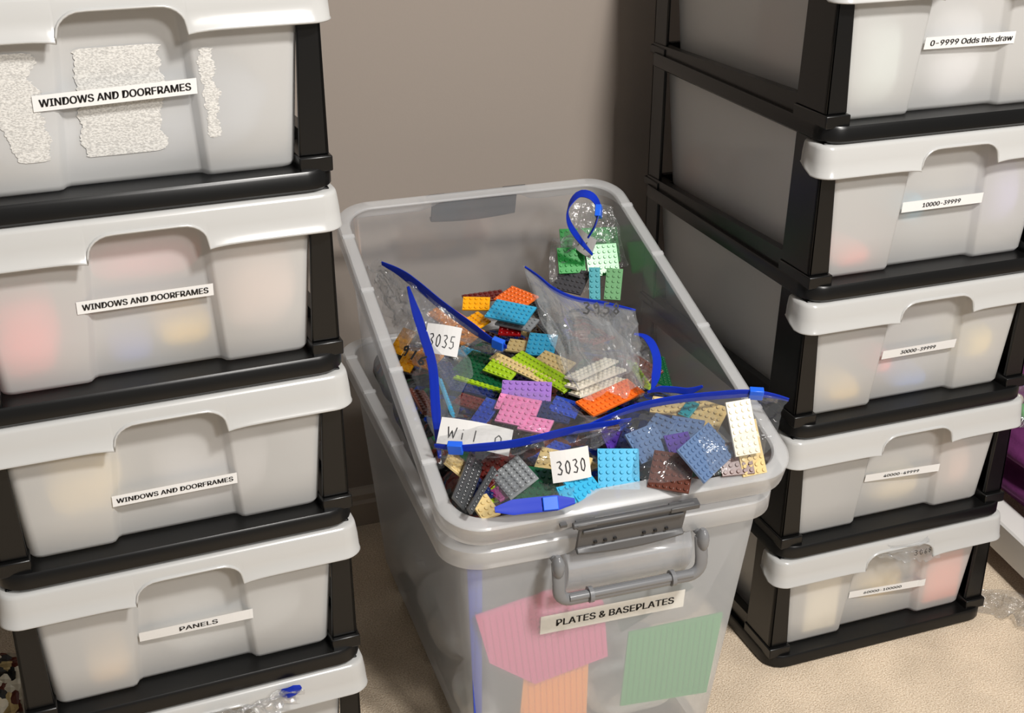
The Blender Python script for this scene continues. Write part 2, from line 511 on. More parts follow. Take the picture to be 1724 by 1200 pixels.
sp_obj = {}
RL = [0.0, 0.187, 0.3763, 0.5731, 0.7779, 0.985]
LL = [0.018 * 0, 0.2192, 0.4106, 0.601, 0.8026, 1.010]
rspec = [
    (0.1440, 0.2700, 0.080, 0.0125, '60000-100000', 0.0052, 0.062, 0.00, -0.008),
    (0.1430, 0.2610, 0.279, 0.0125, '40000-49999', 0.0056, 0.056, 0.00, -0.002),
    (0.1390, 0.2570, 0.473, 0.0135, '30000-39999', 0.0066, 0.056, 0.00, -0.002),
    (0.1360, 0.2600, 0.681, 0.0140, '10000-39999', 0.0070, 0.058, 0.00, -0.002),
    (0.1400, 0.2700, 0.886, 0.0150, '0-9999 Odds this draw', 0.0085, 0.118, 0.00, 0.002)]
lspec = [
    (0.134, 0.250, 0.10, 0.012, 'PANELS', 0.006, 0.04, 0.0, 0),
    (0.1315, 0.2575, 0.3085, 0.0135, 'PANELS', 0.0072, 0.042, 0.01, 0.002),
    (0.1240, 0.2550, 0.487, 0.0135, 'WINDOWS AND DOORFRAMES', 0.0068, 0.122, 0.005, 0),
    (0.1175, 0.2500, 0.708, 0.0135, 'WINDOWS AND DOORFRAMES', 0.0078, 0.122, 0.0, 0),
    (0.1060, 0.2535, 0.9125, 0.0150, 'WINDOWS AND DOORFRAMES', 0.0086, 0.136, 0.03, 0)]
# drawer pitch is the same in both towers; each stands on its own base frame
RT = build_tower('R', 'drawer_tower', 'black framed tower of white drawers labelled with number ranges, right of the clear tubs', (0, 0), 0.0, RL, rspec, 0.008)
LT = build_tower('L', 'drawer_tower', 'black framed tower of white drawers labelled WINDOWS AND DOORFRAMES, left of the clear tubs',
                 (-0.6002 - 0.3803 * math.cos(0.0357), -0.0466 - 0.3803 * math.sin(0.0357)), 0.0357, LL, lspec, -0.0)

# torn tape residue on the top visible drawer of the left tower
def fuzz():
    m, nt, out = newmat('torn_white_tape_fibre')
    p = N(nt, 'ShaderNodeBsdfPrincipled'); p.inputs['Roughness'].default_value = 0.9
    nz = N(nt, 'ShaderNodeTexNoise'); nz.inputs['Scale'].default_value = 620; nz.inputs['Detail'].default_value = 5
    nt.links.new(coords(nt, scale=(0.7, 1, 1.2)), nz.inputs['Vector'])
    cr = N(nt, 'ShaderNodeValToRGB'); cr.color_ramp.elements[0].position = 0.38; cr.color_ramp.elements[1].position = 0.6
    cr.color_ramp.elements[0].color = S((178, 177, 174)); cr.color_ramp.elements[1].color = S((212, 211, 207))
    nt.links.new(nz.outputs['Fac'], cr.inputs['Fac']); nt.links.new(cr.outputs['Color'], p.inputs['Base Color'])
    b = N(nt, 'ShaderNodeBump'); b.inputs['Strength'].default_value = 0.45; b.inputs['Distance'].default_value = 0.0015
    nt.links.new(nz.outputs['Fac'], b.inputs['Height']); nt.links.new(b.outputs['Normal'], p.inputs['Normal'])
    nt.links.new(p.outputs[0], out.inputs[0])
    return m
T5, D5, za, zb5 = sp_obj[('L', 4)]
FZ = fuzz()
for (xa0, xa1, xb0, xb1, z_t, z_b, dy) in ((0.1455, 0.2225, 0.146, 0.222, 0.955, 0.852, 0.0112), (0.055, 0.108, 0.088, 0.118, 0.957, 0.855, 0.0004), (0.257, 0.271, 0.262, 0.272, 0.950, 0.862, 0.0008)):
    mb = MB(); K = 70; vs = []; fs = []
    rnd = random.Random(int(xa0 * 1e4))
    for i in range(K + 1):
        t = i / K; zz = z_t + (z_b - z_t) * t
        l = xa0 + (xb0 - xa0) * t + 0.004 * (noise.noise(Vector((t * 9, xa0 * 50, 0)))) + rnd.uniform(-0.0012, 0.0012)
        r_ = xa1 + (xb1 - xa1) * t + 0.008 * (noise.noise(Vector((t * 7, xa0 * 50, 5)))) + rnd.uniform(-0.0016, 0.0016)
        if i in (0, K): l += 0.004; r_ -= 0.006
        y = yface(zz, za, zb5) + dy - 0.0012
        vs += [(l, y, zz), ((l + r_) / 2, y - 0.0003, zz + rnd.uniform(-.0002, .0002)), (r_, y, zz)]
    for i in range(K): fs += [(3 * i, 3 * i + 1, 3 * i + 4, 3 * i + 3), (3 * i + 1, 3 * i + 2, 3 * i + 5, 3 * i + 4)]
    mb.add(vs, fs)
    mb.obj('tape_residue', FZ, D5, label='patch of fuzzy white torn tape residue')

# ------------------------------------------------------------------ the two nested tubs
W_T, L_T = 0.4349, 0.632
def tub_shell(w, l, h, inset, taper, r0, rings_t):
    out = []
    for t, extra in rings_t:
        ins = inset + taper * h * t + extra
        out.append(rrect(ins, w - ins, ins, l - ins, max(0.012, r0 - 0.0 + 0.004 * t), -h * t, 8))
    return out

def build_tub(name, label, org, ax, w, l, h, parts):
    e1, e2, e3 = ax
    base = Vector(org) + e1 * (w / 2) + e2 * (l / 2) - e3 * h
    R4 = Matrix((( e1.x, e2.x, e3.x, base.x), (e1.y, e2.y, e3.y, base.y), (e1.z, e2.z, e3.z, base.z), (0, 0, 0, 1)))
    T = empty(name, label=label, category='storage tub')
    T.matrix_world = R4
    sh = Vector((-w / 2, -l / 2, h))
    def put(mb):
        mb.v = [tuple(Vector(v) + sh) for v in mb.v]; return mb
    mb = MB()
    rings = tub_shell(w, l, h, 0.015, 0.085, 0.026, ((0.004, 0), (0.1, 0), (0.2, 0), (0.4, 0), (0.6, 0), (0.8, 0), (0.93, 0), (0.975, 0.004), (1.0, 0.014)))
    mb.loft(rings, True, False, True)
    body = put(mb).obj('body', parts['mat'], T, angle=45)
    # rim: flat flange, turned down edge, stepped shorter across the latch bay
    mb = MB()
    outer = rrect(0, w, 0, l, 0.05, 0, 10)
    prof = []
    ringA = rrect(0.017, w - 0.017, 0.017, l - 0.017, 0.040, -0.003, 10)
    ringB = rrect(0.015, w - 0.015, 0.015, l - 0.015, 0.042, 0.0, 10)
    ringC = rrect(0.002, w - 0.002, 0.002, l - 0.002, 0.050, 0.0, 10)
    ringD = rrect(0.0, w, 0.0, l, 0.05, -0.002, 10)
    ringE = rrect(0.001, w - 0.001, 0.001, l - 0.001, 0.05, -parts['skirt'], 10)
    # split the long front edge so that the bay can be shaped
    def subdivide(ring):
        out = []
        n = len(ring)
        for i in range(n):
            a, b = Vector(ring[i]), Vector(ring[(i + 1) % n])
            out.append(tuple(a))
            if (b - a).length > 0.1:
                for k in range(1, 24): out.append(tuple(a.lerp(b, k / 24)))
        return out
    rs = [subdivide(r) for r in (ringA, ringB, ringC, ringD, ringE)]
    def bay(x): # 0 outside the latch bay, 1 inside
        a, b = 0.14, w - 0.13
        return max(0, min(1, (x - a) / 0.02)) * max(0, min(1, (b - x) / 0.02))
    e = []
    for (x, y, z) in rs[4]:
        s = bay(x) if (y < 0.02 or y > l - 0.02) else 0
        e.append((x, y, z + s * parts['skirt'] * 0.45))
    rs[4] = e
    if parts.get('dip'):
        for k in range(3):
            rs[k] = [(x, y + ((0.011, 0.011, 0.007)[k] * bay(x) if y < 0.03 else 0), z + (0.004 * bay(x) if y < 0.03 else 0)) for x, y, z in rs[k]]
    mb.loft(rs, True)
    # moulded ribs across the flange
    for yy in (0.11, 0.27, 0.43, 0.55):
        if yy > l - 0.06: continue
        for xa, xb in ((0.001, 0.017), (w - 0.017, w - 0.001)):
            mb.box(xa, xb, yy, yy + 0.006, 0.0, 0.0016)
    put(mb).obj('rim', TUBRIM, T, angle=40, solid=0.0016)
    return T, put, sh

_e1 = Vector((0.99915894, -0.039461, 0.01114599)); _e2 = Vector((0.03437649, 0.95428426, 0.29691717)); _e3 = Vector((-0.02235309, -0.29628429, 0.95483819))
UO = Vector((-0.52141131, -0.12467378, 0.43208344)) - _e2 * 0.012
HU = 0.325
UT, uput, ush = build_tub('storage_tub', 'upper clear tub full of zip bags of bricks, tilted up at the back', UO, (_e1, _e2, _e3), W_T, L_T, HU, dict(skirt=0.026, dip=True, mat=TUB))
cL, sL = math.cos(-0.0314), math.sin(-0.0314)
f1 = Vector((cL, sL, 0)); f2 = Vector((-sL, cL, 0)); f3 = Vector((0, 0, 1))
W_L, L_L, H_L = 0.4225, 0.62, 0.3886
LO = Vector((-0.5155, -0.1186, 0.3886))
LTUB, lput, lsh = build_tub('storage_tub', 'lower clear tub on the carpet labelled PLATES & BASEPLATES', LO, (f1, f2, f3), W_L, L_L, H_L, dict(skirt=0.024, mat=TUBLOW))

# latches of the upper tub (front and back)
def latch(flip):
    Y = (lambda y: L_T - y) if flip else (lambda y: y)
    x0, x1 = (0.152, 0.284)
    up0 = uput
    def up(mb):
        mb.v = [(x, y, z + 0.022) for x, y, z in mb.v]
        return up0(mb)
    mb = MB()
    mb.box(x0, x1, *sorted((Y(-0.006), Y(-0.010))), -0.072, -0.034)
    # curved lower lip
    K = 14; a = []; b = []
    for i in range(K + 1):
        x = x0 + (x1 - x0) * i / K; s = math.sin(math.pi * i / K)
        a.append([(x, Y(-0.006), -0.070), (x, Y(-0.012), -0.0705), (x, Y(-0.0165), -0.0735 - 0.006 * s), (x, Y(-0.0145), -0.0775 - 0.006 * s), (x, Y(-0.006), -0.0765 - 0.004 * s)])
    mb.loft(a, True, True, True)
    mb.box(x0 + 0.004, x1 - 0.004, *sorted((Y(-0.010), Y(-0.013))), -0.046, -0.041)
    o = up(mb).obj('latch', GREY, UT, bevel=0.0012, label='dark grey hinged latch plate')
    mb = MB()
    mb.tube([(x0 - 0.008, Y(-0.008), -0.033), (x1 + 0.008, Y(-0.008), -0.033)], 0.0042, 10)
    mb.box(x1 - 0.022, x1 + 0.014, *sorted((Y(-0.002), Y(-0.013))), -0.037, -0.030)
    mb.box(x0 - 0.004, x0 + 0.02, *sorted((Y(-0.002), Y(-0.012))), -0.037, -0.030)
    up(mb).obj('hinge_rod', GREY, o, bevel=0.0008)
    for xx in (x0 + 0.022, x0 + 0.034, x0 + 0.046, x1 - 0.05, x1 - 0.036, x1 - 0.022):
        mb = MB()
        mb.box(xx - 0.0018, xx + 0.0018, *sorted((Y(-0.0096), Y(-0.0125))), -0.0655, -0.0625)
        up(mb).obj('moulded_slot', INK, o)
    o2 = MB()
    o2.box(x0 - 0.022, x0 - 0.014, *sorted((Y(-0.001), Y(-0.006))), -0.035, -0.031)
    up(o2).obj('hinge_pin', GREY, UT)
latch(False); latch(True)

# front grab handle of the lower tub, in its clear housing
def lf_y(z): return 0.0157 + 0.085 * (0.3886 - z)          # front wall of the lower tub (local y) at world height z
def zl(z): return z - 0.3886
mb = MB()
xa, xb = 0.136, 0.300
rows = []
for x, s in ((xa, 0), (xa + 0.004, 1), (xb - 0.004, 1), (xb, 0)):
    rows.append([(x, lf_y(.372) if not s else -0.002, zl(.366)), (x, lf_y(.35) if not s else -0.010, zl(.350)), (x, lf_y(.335) if not s else -0.010, zl(.335)),
                 (x, lf_y(.322) if not s else -0.004, zl(.322)), (x, lf_y(.31) if not s else 0.006, zl(.308)), (x, lf_y(.300), zl(.300))])
mb.loft(rows, False)
lput(mb).obj('handle_housing', TUB, LTUB, angle=25, solid=0.0016)
mb = MB()
hx0, hx1 = 0.126, 0.306
HZ = 0.026
yh = -0.016
pts = [(hx0, yh + .006, zl(.337+HZ)), (hx0, yh, zl(.312+HZ))]
for k in range(6):
    a = math.radians(180 + 18 * k); pts.append((hx0 + 0.015 + 0.015 * math.cos(a), yh, zl(.303+HZ) + 0.015 * math.sin(a)))
pts += [(hx0 + 0.05, yh, zl(.288+HZ)), (hx1 - 0.05, yh, zl(.288+HZ))]
for k in range(6):
    a = math.radians(270 + 18 * k); pts.append((hx1 - 0.015 + 0.015 * math.cos(a), yh, zl(.303+HZ) + 0.015 * math.sin(a)))
pts += [(hx1, yh, zl(.312+HZ)), (hx1, yh + .006, zl(.337+HZ))]
mb.tube(pts, 0.0062, 14, flat=(0.0080, 0.0058))
mb.tube([(hx0 + 0.012, yh - 0.003, zl(.292+HZ)), (hx1 - 0.012, yh - 0.003, zl(.292+HZ))], 0.0045, 12)
for xx in (hx0 + 0.036, hx1 - 0.040):
    mb.tube([(xx, yh - 0.001, zl(.290+HZ)), (xx + 0.005, yh - 0.001, zl(.290+HZ))], 0.0098, 14)
hd = lput(mb).obj('grab_handle', HANDLE, LTUB, label='silver grey tubular grab handle')
for xx in (hx0 - 0.001, hx1 + 0.001):
    mb = MB()
    mb.ball((xx, yh + 0.002, zl(.334+HZ)), 0.0075, 0.010, 0.0155)
    mb.tube([(xx, yh + 0.004, zl(.336+HZ)), (xx, 0.016, zl(.336+HZ))], 0.004, 10)
    lput(mb).obj('pivot_cap', HANDLE, hd)

# PLATES & BASEPLATES label
def lab(s, t, lift, x0=0.2148, z0=0.2495, tilt=-0.012):
    z = z0 + t + s * tilt
    return (x0 + s, lf_y(z) - lift, zl(z))
mb = MB()
vs = []
w_, h_ = 0.190, 0.0275
for s in (-1, 1):
    for t in (-1, 1): vs.append(lab(s * w_ / 2, t * h_ / 2, 0.0006))
mb.add(vs, [(0, 2, 3, 1)], 0)
text_on(mb, 'PLATES & BASEPLATES', 0.155, 0.0102, lambda s, t: lab(s + 0.003, t, 0.0010), 1)
lput(mb).obj('label_sticker', [CREAMPAPER, INK], LTUB, smooth=False)

# ------------------------------------------------------------------ brick plates
BC = {'orange': (232, 108, 32), 'dark_red': (98, 26, 22), 'bright_yellow': (246, 172, 12), 'azure': (56, 166, 206), 'light_grey': (142, 146, 148), 'red': (176, 18, 22),
      'amber': (226, 142, 30), 'black': (22, 24, 24), 'dark_grey': (72, 74, 76), 'tan': (212, 188, 132), 'dark_green': (14, 82, 48), 'lime': (160, 194, 30), 'navy': (24, 40, 92),
      'cream': (240, 232, 210), 'brown': (96, 42, 30), 'lavender': (152, 112, 190), 'pink': (236, 142, 190), 'blue': (22, 62, 170), 'teal': (26, 142, 152),
      'sand_blue': (92, 116, 152), 'purple': (70, 40, 140), 'reddish_brown': (92, 50, 38), 'magenta': (140, 50, 110), 'green': (34, 150, 60), 'bright_green': (44, 160, 70),
      'charcoal': (66, 66, 70), 'pale_green': (110, 160, 112),
      'plain_a': (216, 216, 214), 'plain_b': (228, 224, 216), 'plain_c': (200, 206, 204), 'plain_d': (216, 218, 222)}
BM = {k: plastic(k + '_brick_plastic', v, 0.28) for k, v in BC.items()}
_plates = {}
def plate_mesh(nx, ny, under=False):
    key = (nx, ny, under)
    if key in _plates: return _plates[key]
    p = 0.008; w, d, t = nx * p, ny * p, 0.0032
    mb = MB(); e = 0.0003
    mb.loft([[(sx * (w / 2 - q), sy * (d / 2 - q), z) for sx, sy in ((-1, -1), (1, -1), (1, 1), (-1, 1))] for q, z in ((e, 0), (0, e), (0, t - e), (e, t))], True, True, True)
    seg = 8
    for i in range(nx):
        for j in range(ny):
            cx, cy_ = (i + 0.5) * p - w / 2, (j + 0.5) * p - d / 2
            mb.loft([[(cx + r * math.cos(2 * math.pi * k / seg), cy_ + r * math.sin(2 * math.pi * k / seg), z) for k in range(seg)] for r, z in ((0.0024, t - 0.0002), (0.0024, t + 0.0015), (0.0021, t + 0.0018))], True, False, True)
    me = mb.mesh('brick_plate', [BM['tan']], True, 30)
    _plates[key] = me
    return me

def plate(col, nx, ny, loc, R, label, group=None):
    o = bpy.data.objects.new('brick_plate', plate_mesh(nx, ny))
    COL.objects.link(o)
    o.material_slots[0].link = 'OBJECT'
    o.material_slots[0].material = BM[col]
    M_ = R.to_4x4(); M_.translation = Vector(loc)
    o.matrix_world = M_
    o['label'] = label; o['category'] = 'brick plate'
    if group: o['group'] = group
    return o

PILE = [
('orange', 7, 5, -0.2524, 0.3708, 0.474, -67.0, 15, 'orange plate lying at the back of the pile'),
('dark_red', 8, 3, -0.2779, 0.4419, 0.452, -0.1, 10, 'dark red plate behind the yellow one, back of the pile'),
('bright_yellow', 5, 3, -0.3067, 0.3941, 0.464, -23.1, 30, 'bright yellow plate on the dark red one, back left of the pile'),
('azure', 8, 5, -0.2818, 0.3153, 0.478, -47.9, 18, 'azure plate topmost at the back middle of the pile'),
('light_grey', 7, 4, -0.2727, 0.3127, 0.462, -47.6, 10, 'light grey plate under the back azure plate'),
('red', 4, 3, -0.2838, 0.3116, 0.452, -26.7, 15, 'small red plate in front of the back azure and grey plates'),
('bright_yellow', 5, 4, -0.3208, 0.356, 0.452, -81.9, 20, 'small bright yellow plate standing below the back yellow plate'),
('amber', 6, 5, -0.3444, 0.3374, 0.444, -66.8, 20, 'small amber plate just left of the small bright yellow plate'),
('azure', 5, 5, -0.2636, 0.2401, 0.456, -32.5, 25, 'azure plate in front of the small red plate'),
('black', 12, 5, -0.2148, 0.3452, 0.452, -95.2, 10, 'black plate right of the back orange plate'),
('dark_grey', 10, 2, -0.2368, 0.2844, 0.456, -89.6, 10, 'narrow dark grey plate lying on the black plates'),
('tan', 5, 3, -0.2858, 0.2606, 0.448, -38.3, 20, 'tan plate left of the azure one near the pile centre'),
('amber', 8, 4, -0.3562, 0.3825, 0.456, -77.5, 20, 'amber plate inside the bag with the long slanting zip'),
('black', 12, 4, -0.2315, 0.258, 0.448, -96.7, 5, 'black plate at the foot of the tall bag marked 3958'),
('azure', 4, 3, -0.3579, 0.2889, 0.438, -58.0, 0, 'azure plate just left of the pile centre, half hidden by the slanting zip'),
('dark_green', 8, 8, -0.3582, 0.2309, 0.44, -52.5, 10, 'large dark green plate left of the small lime plate'),
('lime', 6, 3, -0.3398, 0.1924, 0.452, -60.6, 25, 'small lime plate lying on the dark green plates'),
('tan', 15, 2, -0.3177, 0.1691, 0.458, -68.3, 20, 'long narrow tan plate left of the long lime plate'),
('lime', 15, 3, -0.2983, 0.1485, 0.462, -74.6, 20, 'long lime plate crossing the middle of the pile'),
('tan', 7, 4, -0.2717, 0.1775, 0.456, -65.2, 20, 'tan plate right of the long lime plate'),
('dark_green', 11, 6, -0.344, 0.1699, 0.434, -47.4, 10, 'wide dark green plate under the small lime plate'),
('navy', 8, 2, -0.3844, 0.1669, 0.44, -48.1, 10, 'long narrow navy plate below the dark green plates'),
('lime', 10, 1, -0.3777, 0.1748, 0.444, -54.4, 0, 'very thin lime plate edge between dark green and navy plates'),
('azure', 13, 1, -0.436, 0.1415, 0.452, -98.3, 60, 'thin azure plate standing at the left by the steep zip'),
('navy', 12, 4, -0.404, 0.2209, 0.44, -91.1, 20, 'navy plate standing beside the thin azure plate at left'),
('cream', 10, 3, -0.2456, 0.1084, 0.474, 25.6, -10, 'topmost cream plate of the fanned cream stack'),
('cream', 11, 3, -0.2451, 0.0963, 0.467, 20.0, -10, 'middle cream plate of the fanned cream stack'),
('cream', 10, 3, -0.2466, 0.0832, 0.46, 15.2, -10, 'lowest cream plate of the fanned cream stack'),
('orange', 12, 4, -0.2463, 0.0485, 0.462, 23.3, 15, 'orange plate below the fanned cream plates'),
('brown', 8, 5, -0.1697, 0.1278, 0.452, -79.2, 20, 'brown plate behind the orange plate, right of the cream stack'),
('lime', 10, 2, -0.1841, 0.0949, 0.462, -99.4, 30, 'lime plate standing right of the orange plate'),
('dark_green', 12, 3, -0.1412, 0.1181, 0.452, -109.9, 30, 'dark green plate in the small bag by the right wall'),
('lavender', 8, 5, -0.3388, 0.1033, 0.456, -25.8, 35, 'lavender plate in the front left bag'),
('pink', 7, 3, -0.3609, 0.0729, 0.46, -42.7, 30, 'topmost pink plate in front of the lavender plate'),
('pink', 5, 4, -0.3714, 0.0595, 0.455, -44.4, 25, 'middle pink plate of the three in the front left bag'),
('pink', 5, 3, -0.3532, 0.0328, 0.45, -42.5, 20, 'lowest pink plate of the three in the front left bag'),
('blue', 3, 5, -0.3965, 0.094, 0.446, -58.5, 30, 'blue plate left of the pink plates'),
('navy', 6, 4, -0.3162, 0.0647, 0.446, -38.7, 20, 'navy plate right of the lavender plate'),
('blue', 5, 3, -0.3017, 0.0609, 0.452, -55.1, 30, 'blue plate right of the lavender plate'),
('dark_red', 7, 3, -0.3959, 0.1393, 0.436, -53.1, 10, 'dark red plate left of the lavender plate'),
('tan', 6, 3, -0.1897, -0.0073, 0.466, -36.3, 30, 'tan plate under the front right zip, its left one'),
('tan', 7, 5, -0.1614, -0.0371, 0.464, -56.3, 35, 'tan plate under the front right zip, beside the cream plate'),
('teal', 2, 3, -0.175, -0.0277, 0.47, -64.6, 30, 'small teal plate among the tan plates under the front right zip'),
('cream', 4, 8, -0.1553, -0.1203, 0.488, -0.9, 58, 'cream plate standing upright in the front right corner bag'),
('tan', 4, 8, -0.147, -0.1249, 0.462, 0.9, 58, 'thin tan plate edge right of the upright cream plate'),
('sand_blue', 6, 5, -0.2548, -0.0755, 0.462, 18.1, 40, 'leftmost sand blue plate in the front right bag'),
('sand_blue', 4, 4, -0.2205, -0.0405, 0.46, -64.8, 30, 'rear sand blue plate in the front right bag'),
('sand_blue', 5, 4, -0.1954, -0.0602, 0.462, -39.5, 30, 'middle sand blue plate in the front right bag'),
('sand_blue', 10, 6, -0.2077, -0.131, 0.47, 36.0, 40, 'large sand blue plate nearest the front rim'),
('purple', 4, 4, -0.2184, -0.088, 0.458, 0.0, 40, 'purple plate among the sand blue plates'),
('reddish_brown', 6, 6, -0.2493, -0.1296, 0.452, -36.7, 35, 'reddish brown plate at the front rim left of the large sand blue plate'),
('reddish_brown', 5, 5, -0.1656, -0.1271, 0.452, -9.0, 45, 'reddish brown plate below the upright cream plate'),
('navy', 3, 5, -0.2679, -0.0522, 0.452, -46.3, 30, 'navy plate between the front azure plate and the sand blue plates'),
('purple', 4, 4, -0.2763, -0.0413, 0.448, 1.8, 30, 'purple plate behind the front azure plate'),
('azure', 6, 6, -0.3022, -0.0993, 0.45, -20.1, 48, 'square azure plate standing at the front rim'),
('azure', 5, 4, -0.3542, -0.1115, 0.446, 25.4, 35, 'smaller azure plate left of the square azure plate'),
('tan', 8, 7, -0.3647, -0.0733, 0.442, -45.5, 35, 'large tan plate in the front middle'),
('light_grey', 7, 5, -0.4176, -0.0673, 0.444, -86.5, 30, 'light grey plate left of the large front tan plate'),
('dark_red', 5, 7, -0.4307, -0.03, 0.438, -66.2, 20, 'dark red plate left of the front light grey plate'),
('dark_green', 6, 7, -0.3992, -0.0892, 0.438, -35.3, 25, 'dark green plate in front of the large tan plate'),
('tan', 3, 4, -0.464, -0.092, 0.428, 12.4, 20, 'small tan plate in the front left corner of the tub'),
('lime', 3, 3, -0.4465, -0.0625, 0.424, 10.7, 20, 'small lime plate beside the front left corner tan plate'),
('dark_grey', 13, 3, -0.4723, -0.0568, 0.444, 60.7, 50, 'dark grey plate leaning on the front left wall of the tub'),
('tan', 4, 5, -0.4706, -0.0227, 0.444, 60.5, 40, 'long tan plate leaning on the left wall near the front'),
('dark_grey', 12, 1, -0.4666, -0.0887, 0.45, 54.1, 60, 'thin dark grey plate in the front left corner'),
('navy', 3, 5, -0.4587, -0.056, 0.43, 13.1, 10, 'navy plate near the front left corner'),
('magenta', 3, 4, -0.4306, -0.0704, 0.43, -74.7, 10, 'magenta plate near the front left corner'),
('tan', 4, 4, -0.3336, -0.0581, 0.44, 23.6, 10, 'tan plate behind the large front tan plate'),
('azure', 2, 3, -0.3781, -0.1242, 0.444, 4.3, 30, 'thin azure plate lying against the front rim'),
('bright_yellow', 3, 5, -0.4372, 0.3304, 0.45, -59.8, 40, 'bright yellow plate by the left wall, farther back of the two'),
('bright_yellow', 3, 4, -0.446, 0.2735, 0.446, -54.0, 35, 'bright yellow plate by the left wall, nearer of the two'),
('amber', 5, 4, -0.4254, 0.2586, 0.452, -57.8, 20, 'amber plate right of the yellow plates by the left wall'),
('reddish_brown', 9, 3, -0.4671, 0.1342, 0.452, -91.2, 20, 'reddish brown plate left of the thin standing azure plate'),
('green', 11, 7, -0.1229, 0.4025, 0.53, -13.0, 50, 'large green plate in the looped zip bag'),
('green', 5, 5, -0.1683, 0.3657, 0.525, -13.1, 50, 'smaller green plate in the looped zip bag'),
('bright_green', 6, 6, -0.1223, 0.3573, 0.523, -8.9, 55, 'bright green plate in the looped zip bag'),
('charcoal', 6, 5, -0.1739, 0.3492, 0.5, -51.9, 40, 'charcoal plate in the looped zip bag'),
('teal', 2, 6, -0.1522, 0.3153, 0.505, -20.0, 55, 'teal plate in the looped zip bag'),
('pale_green', 3, 6, -0.1219, 0.3151, 0.5, -30.3, 50, 'pale green plate in the looped zip bag'),
]
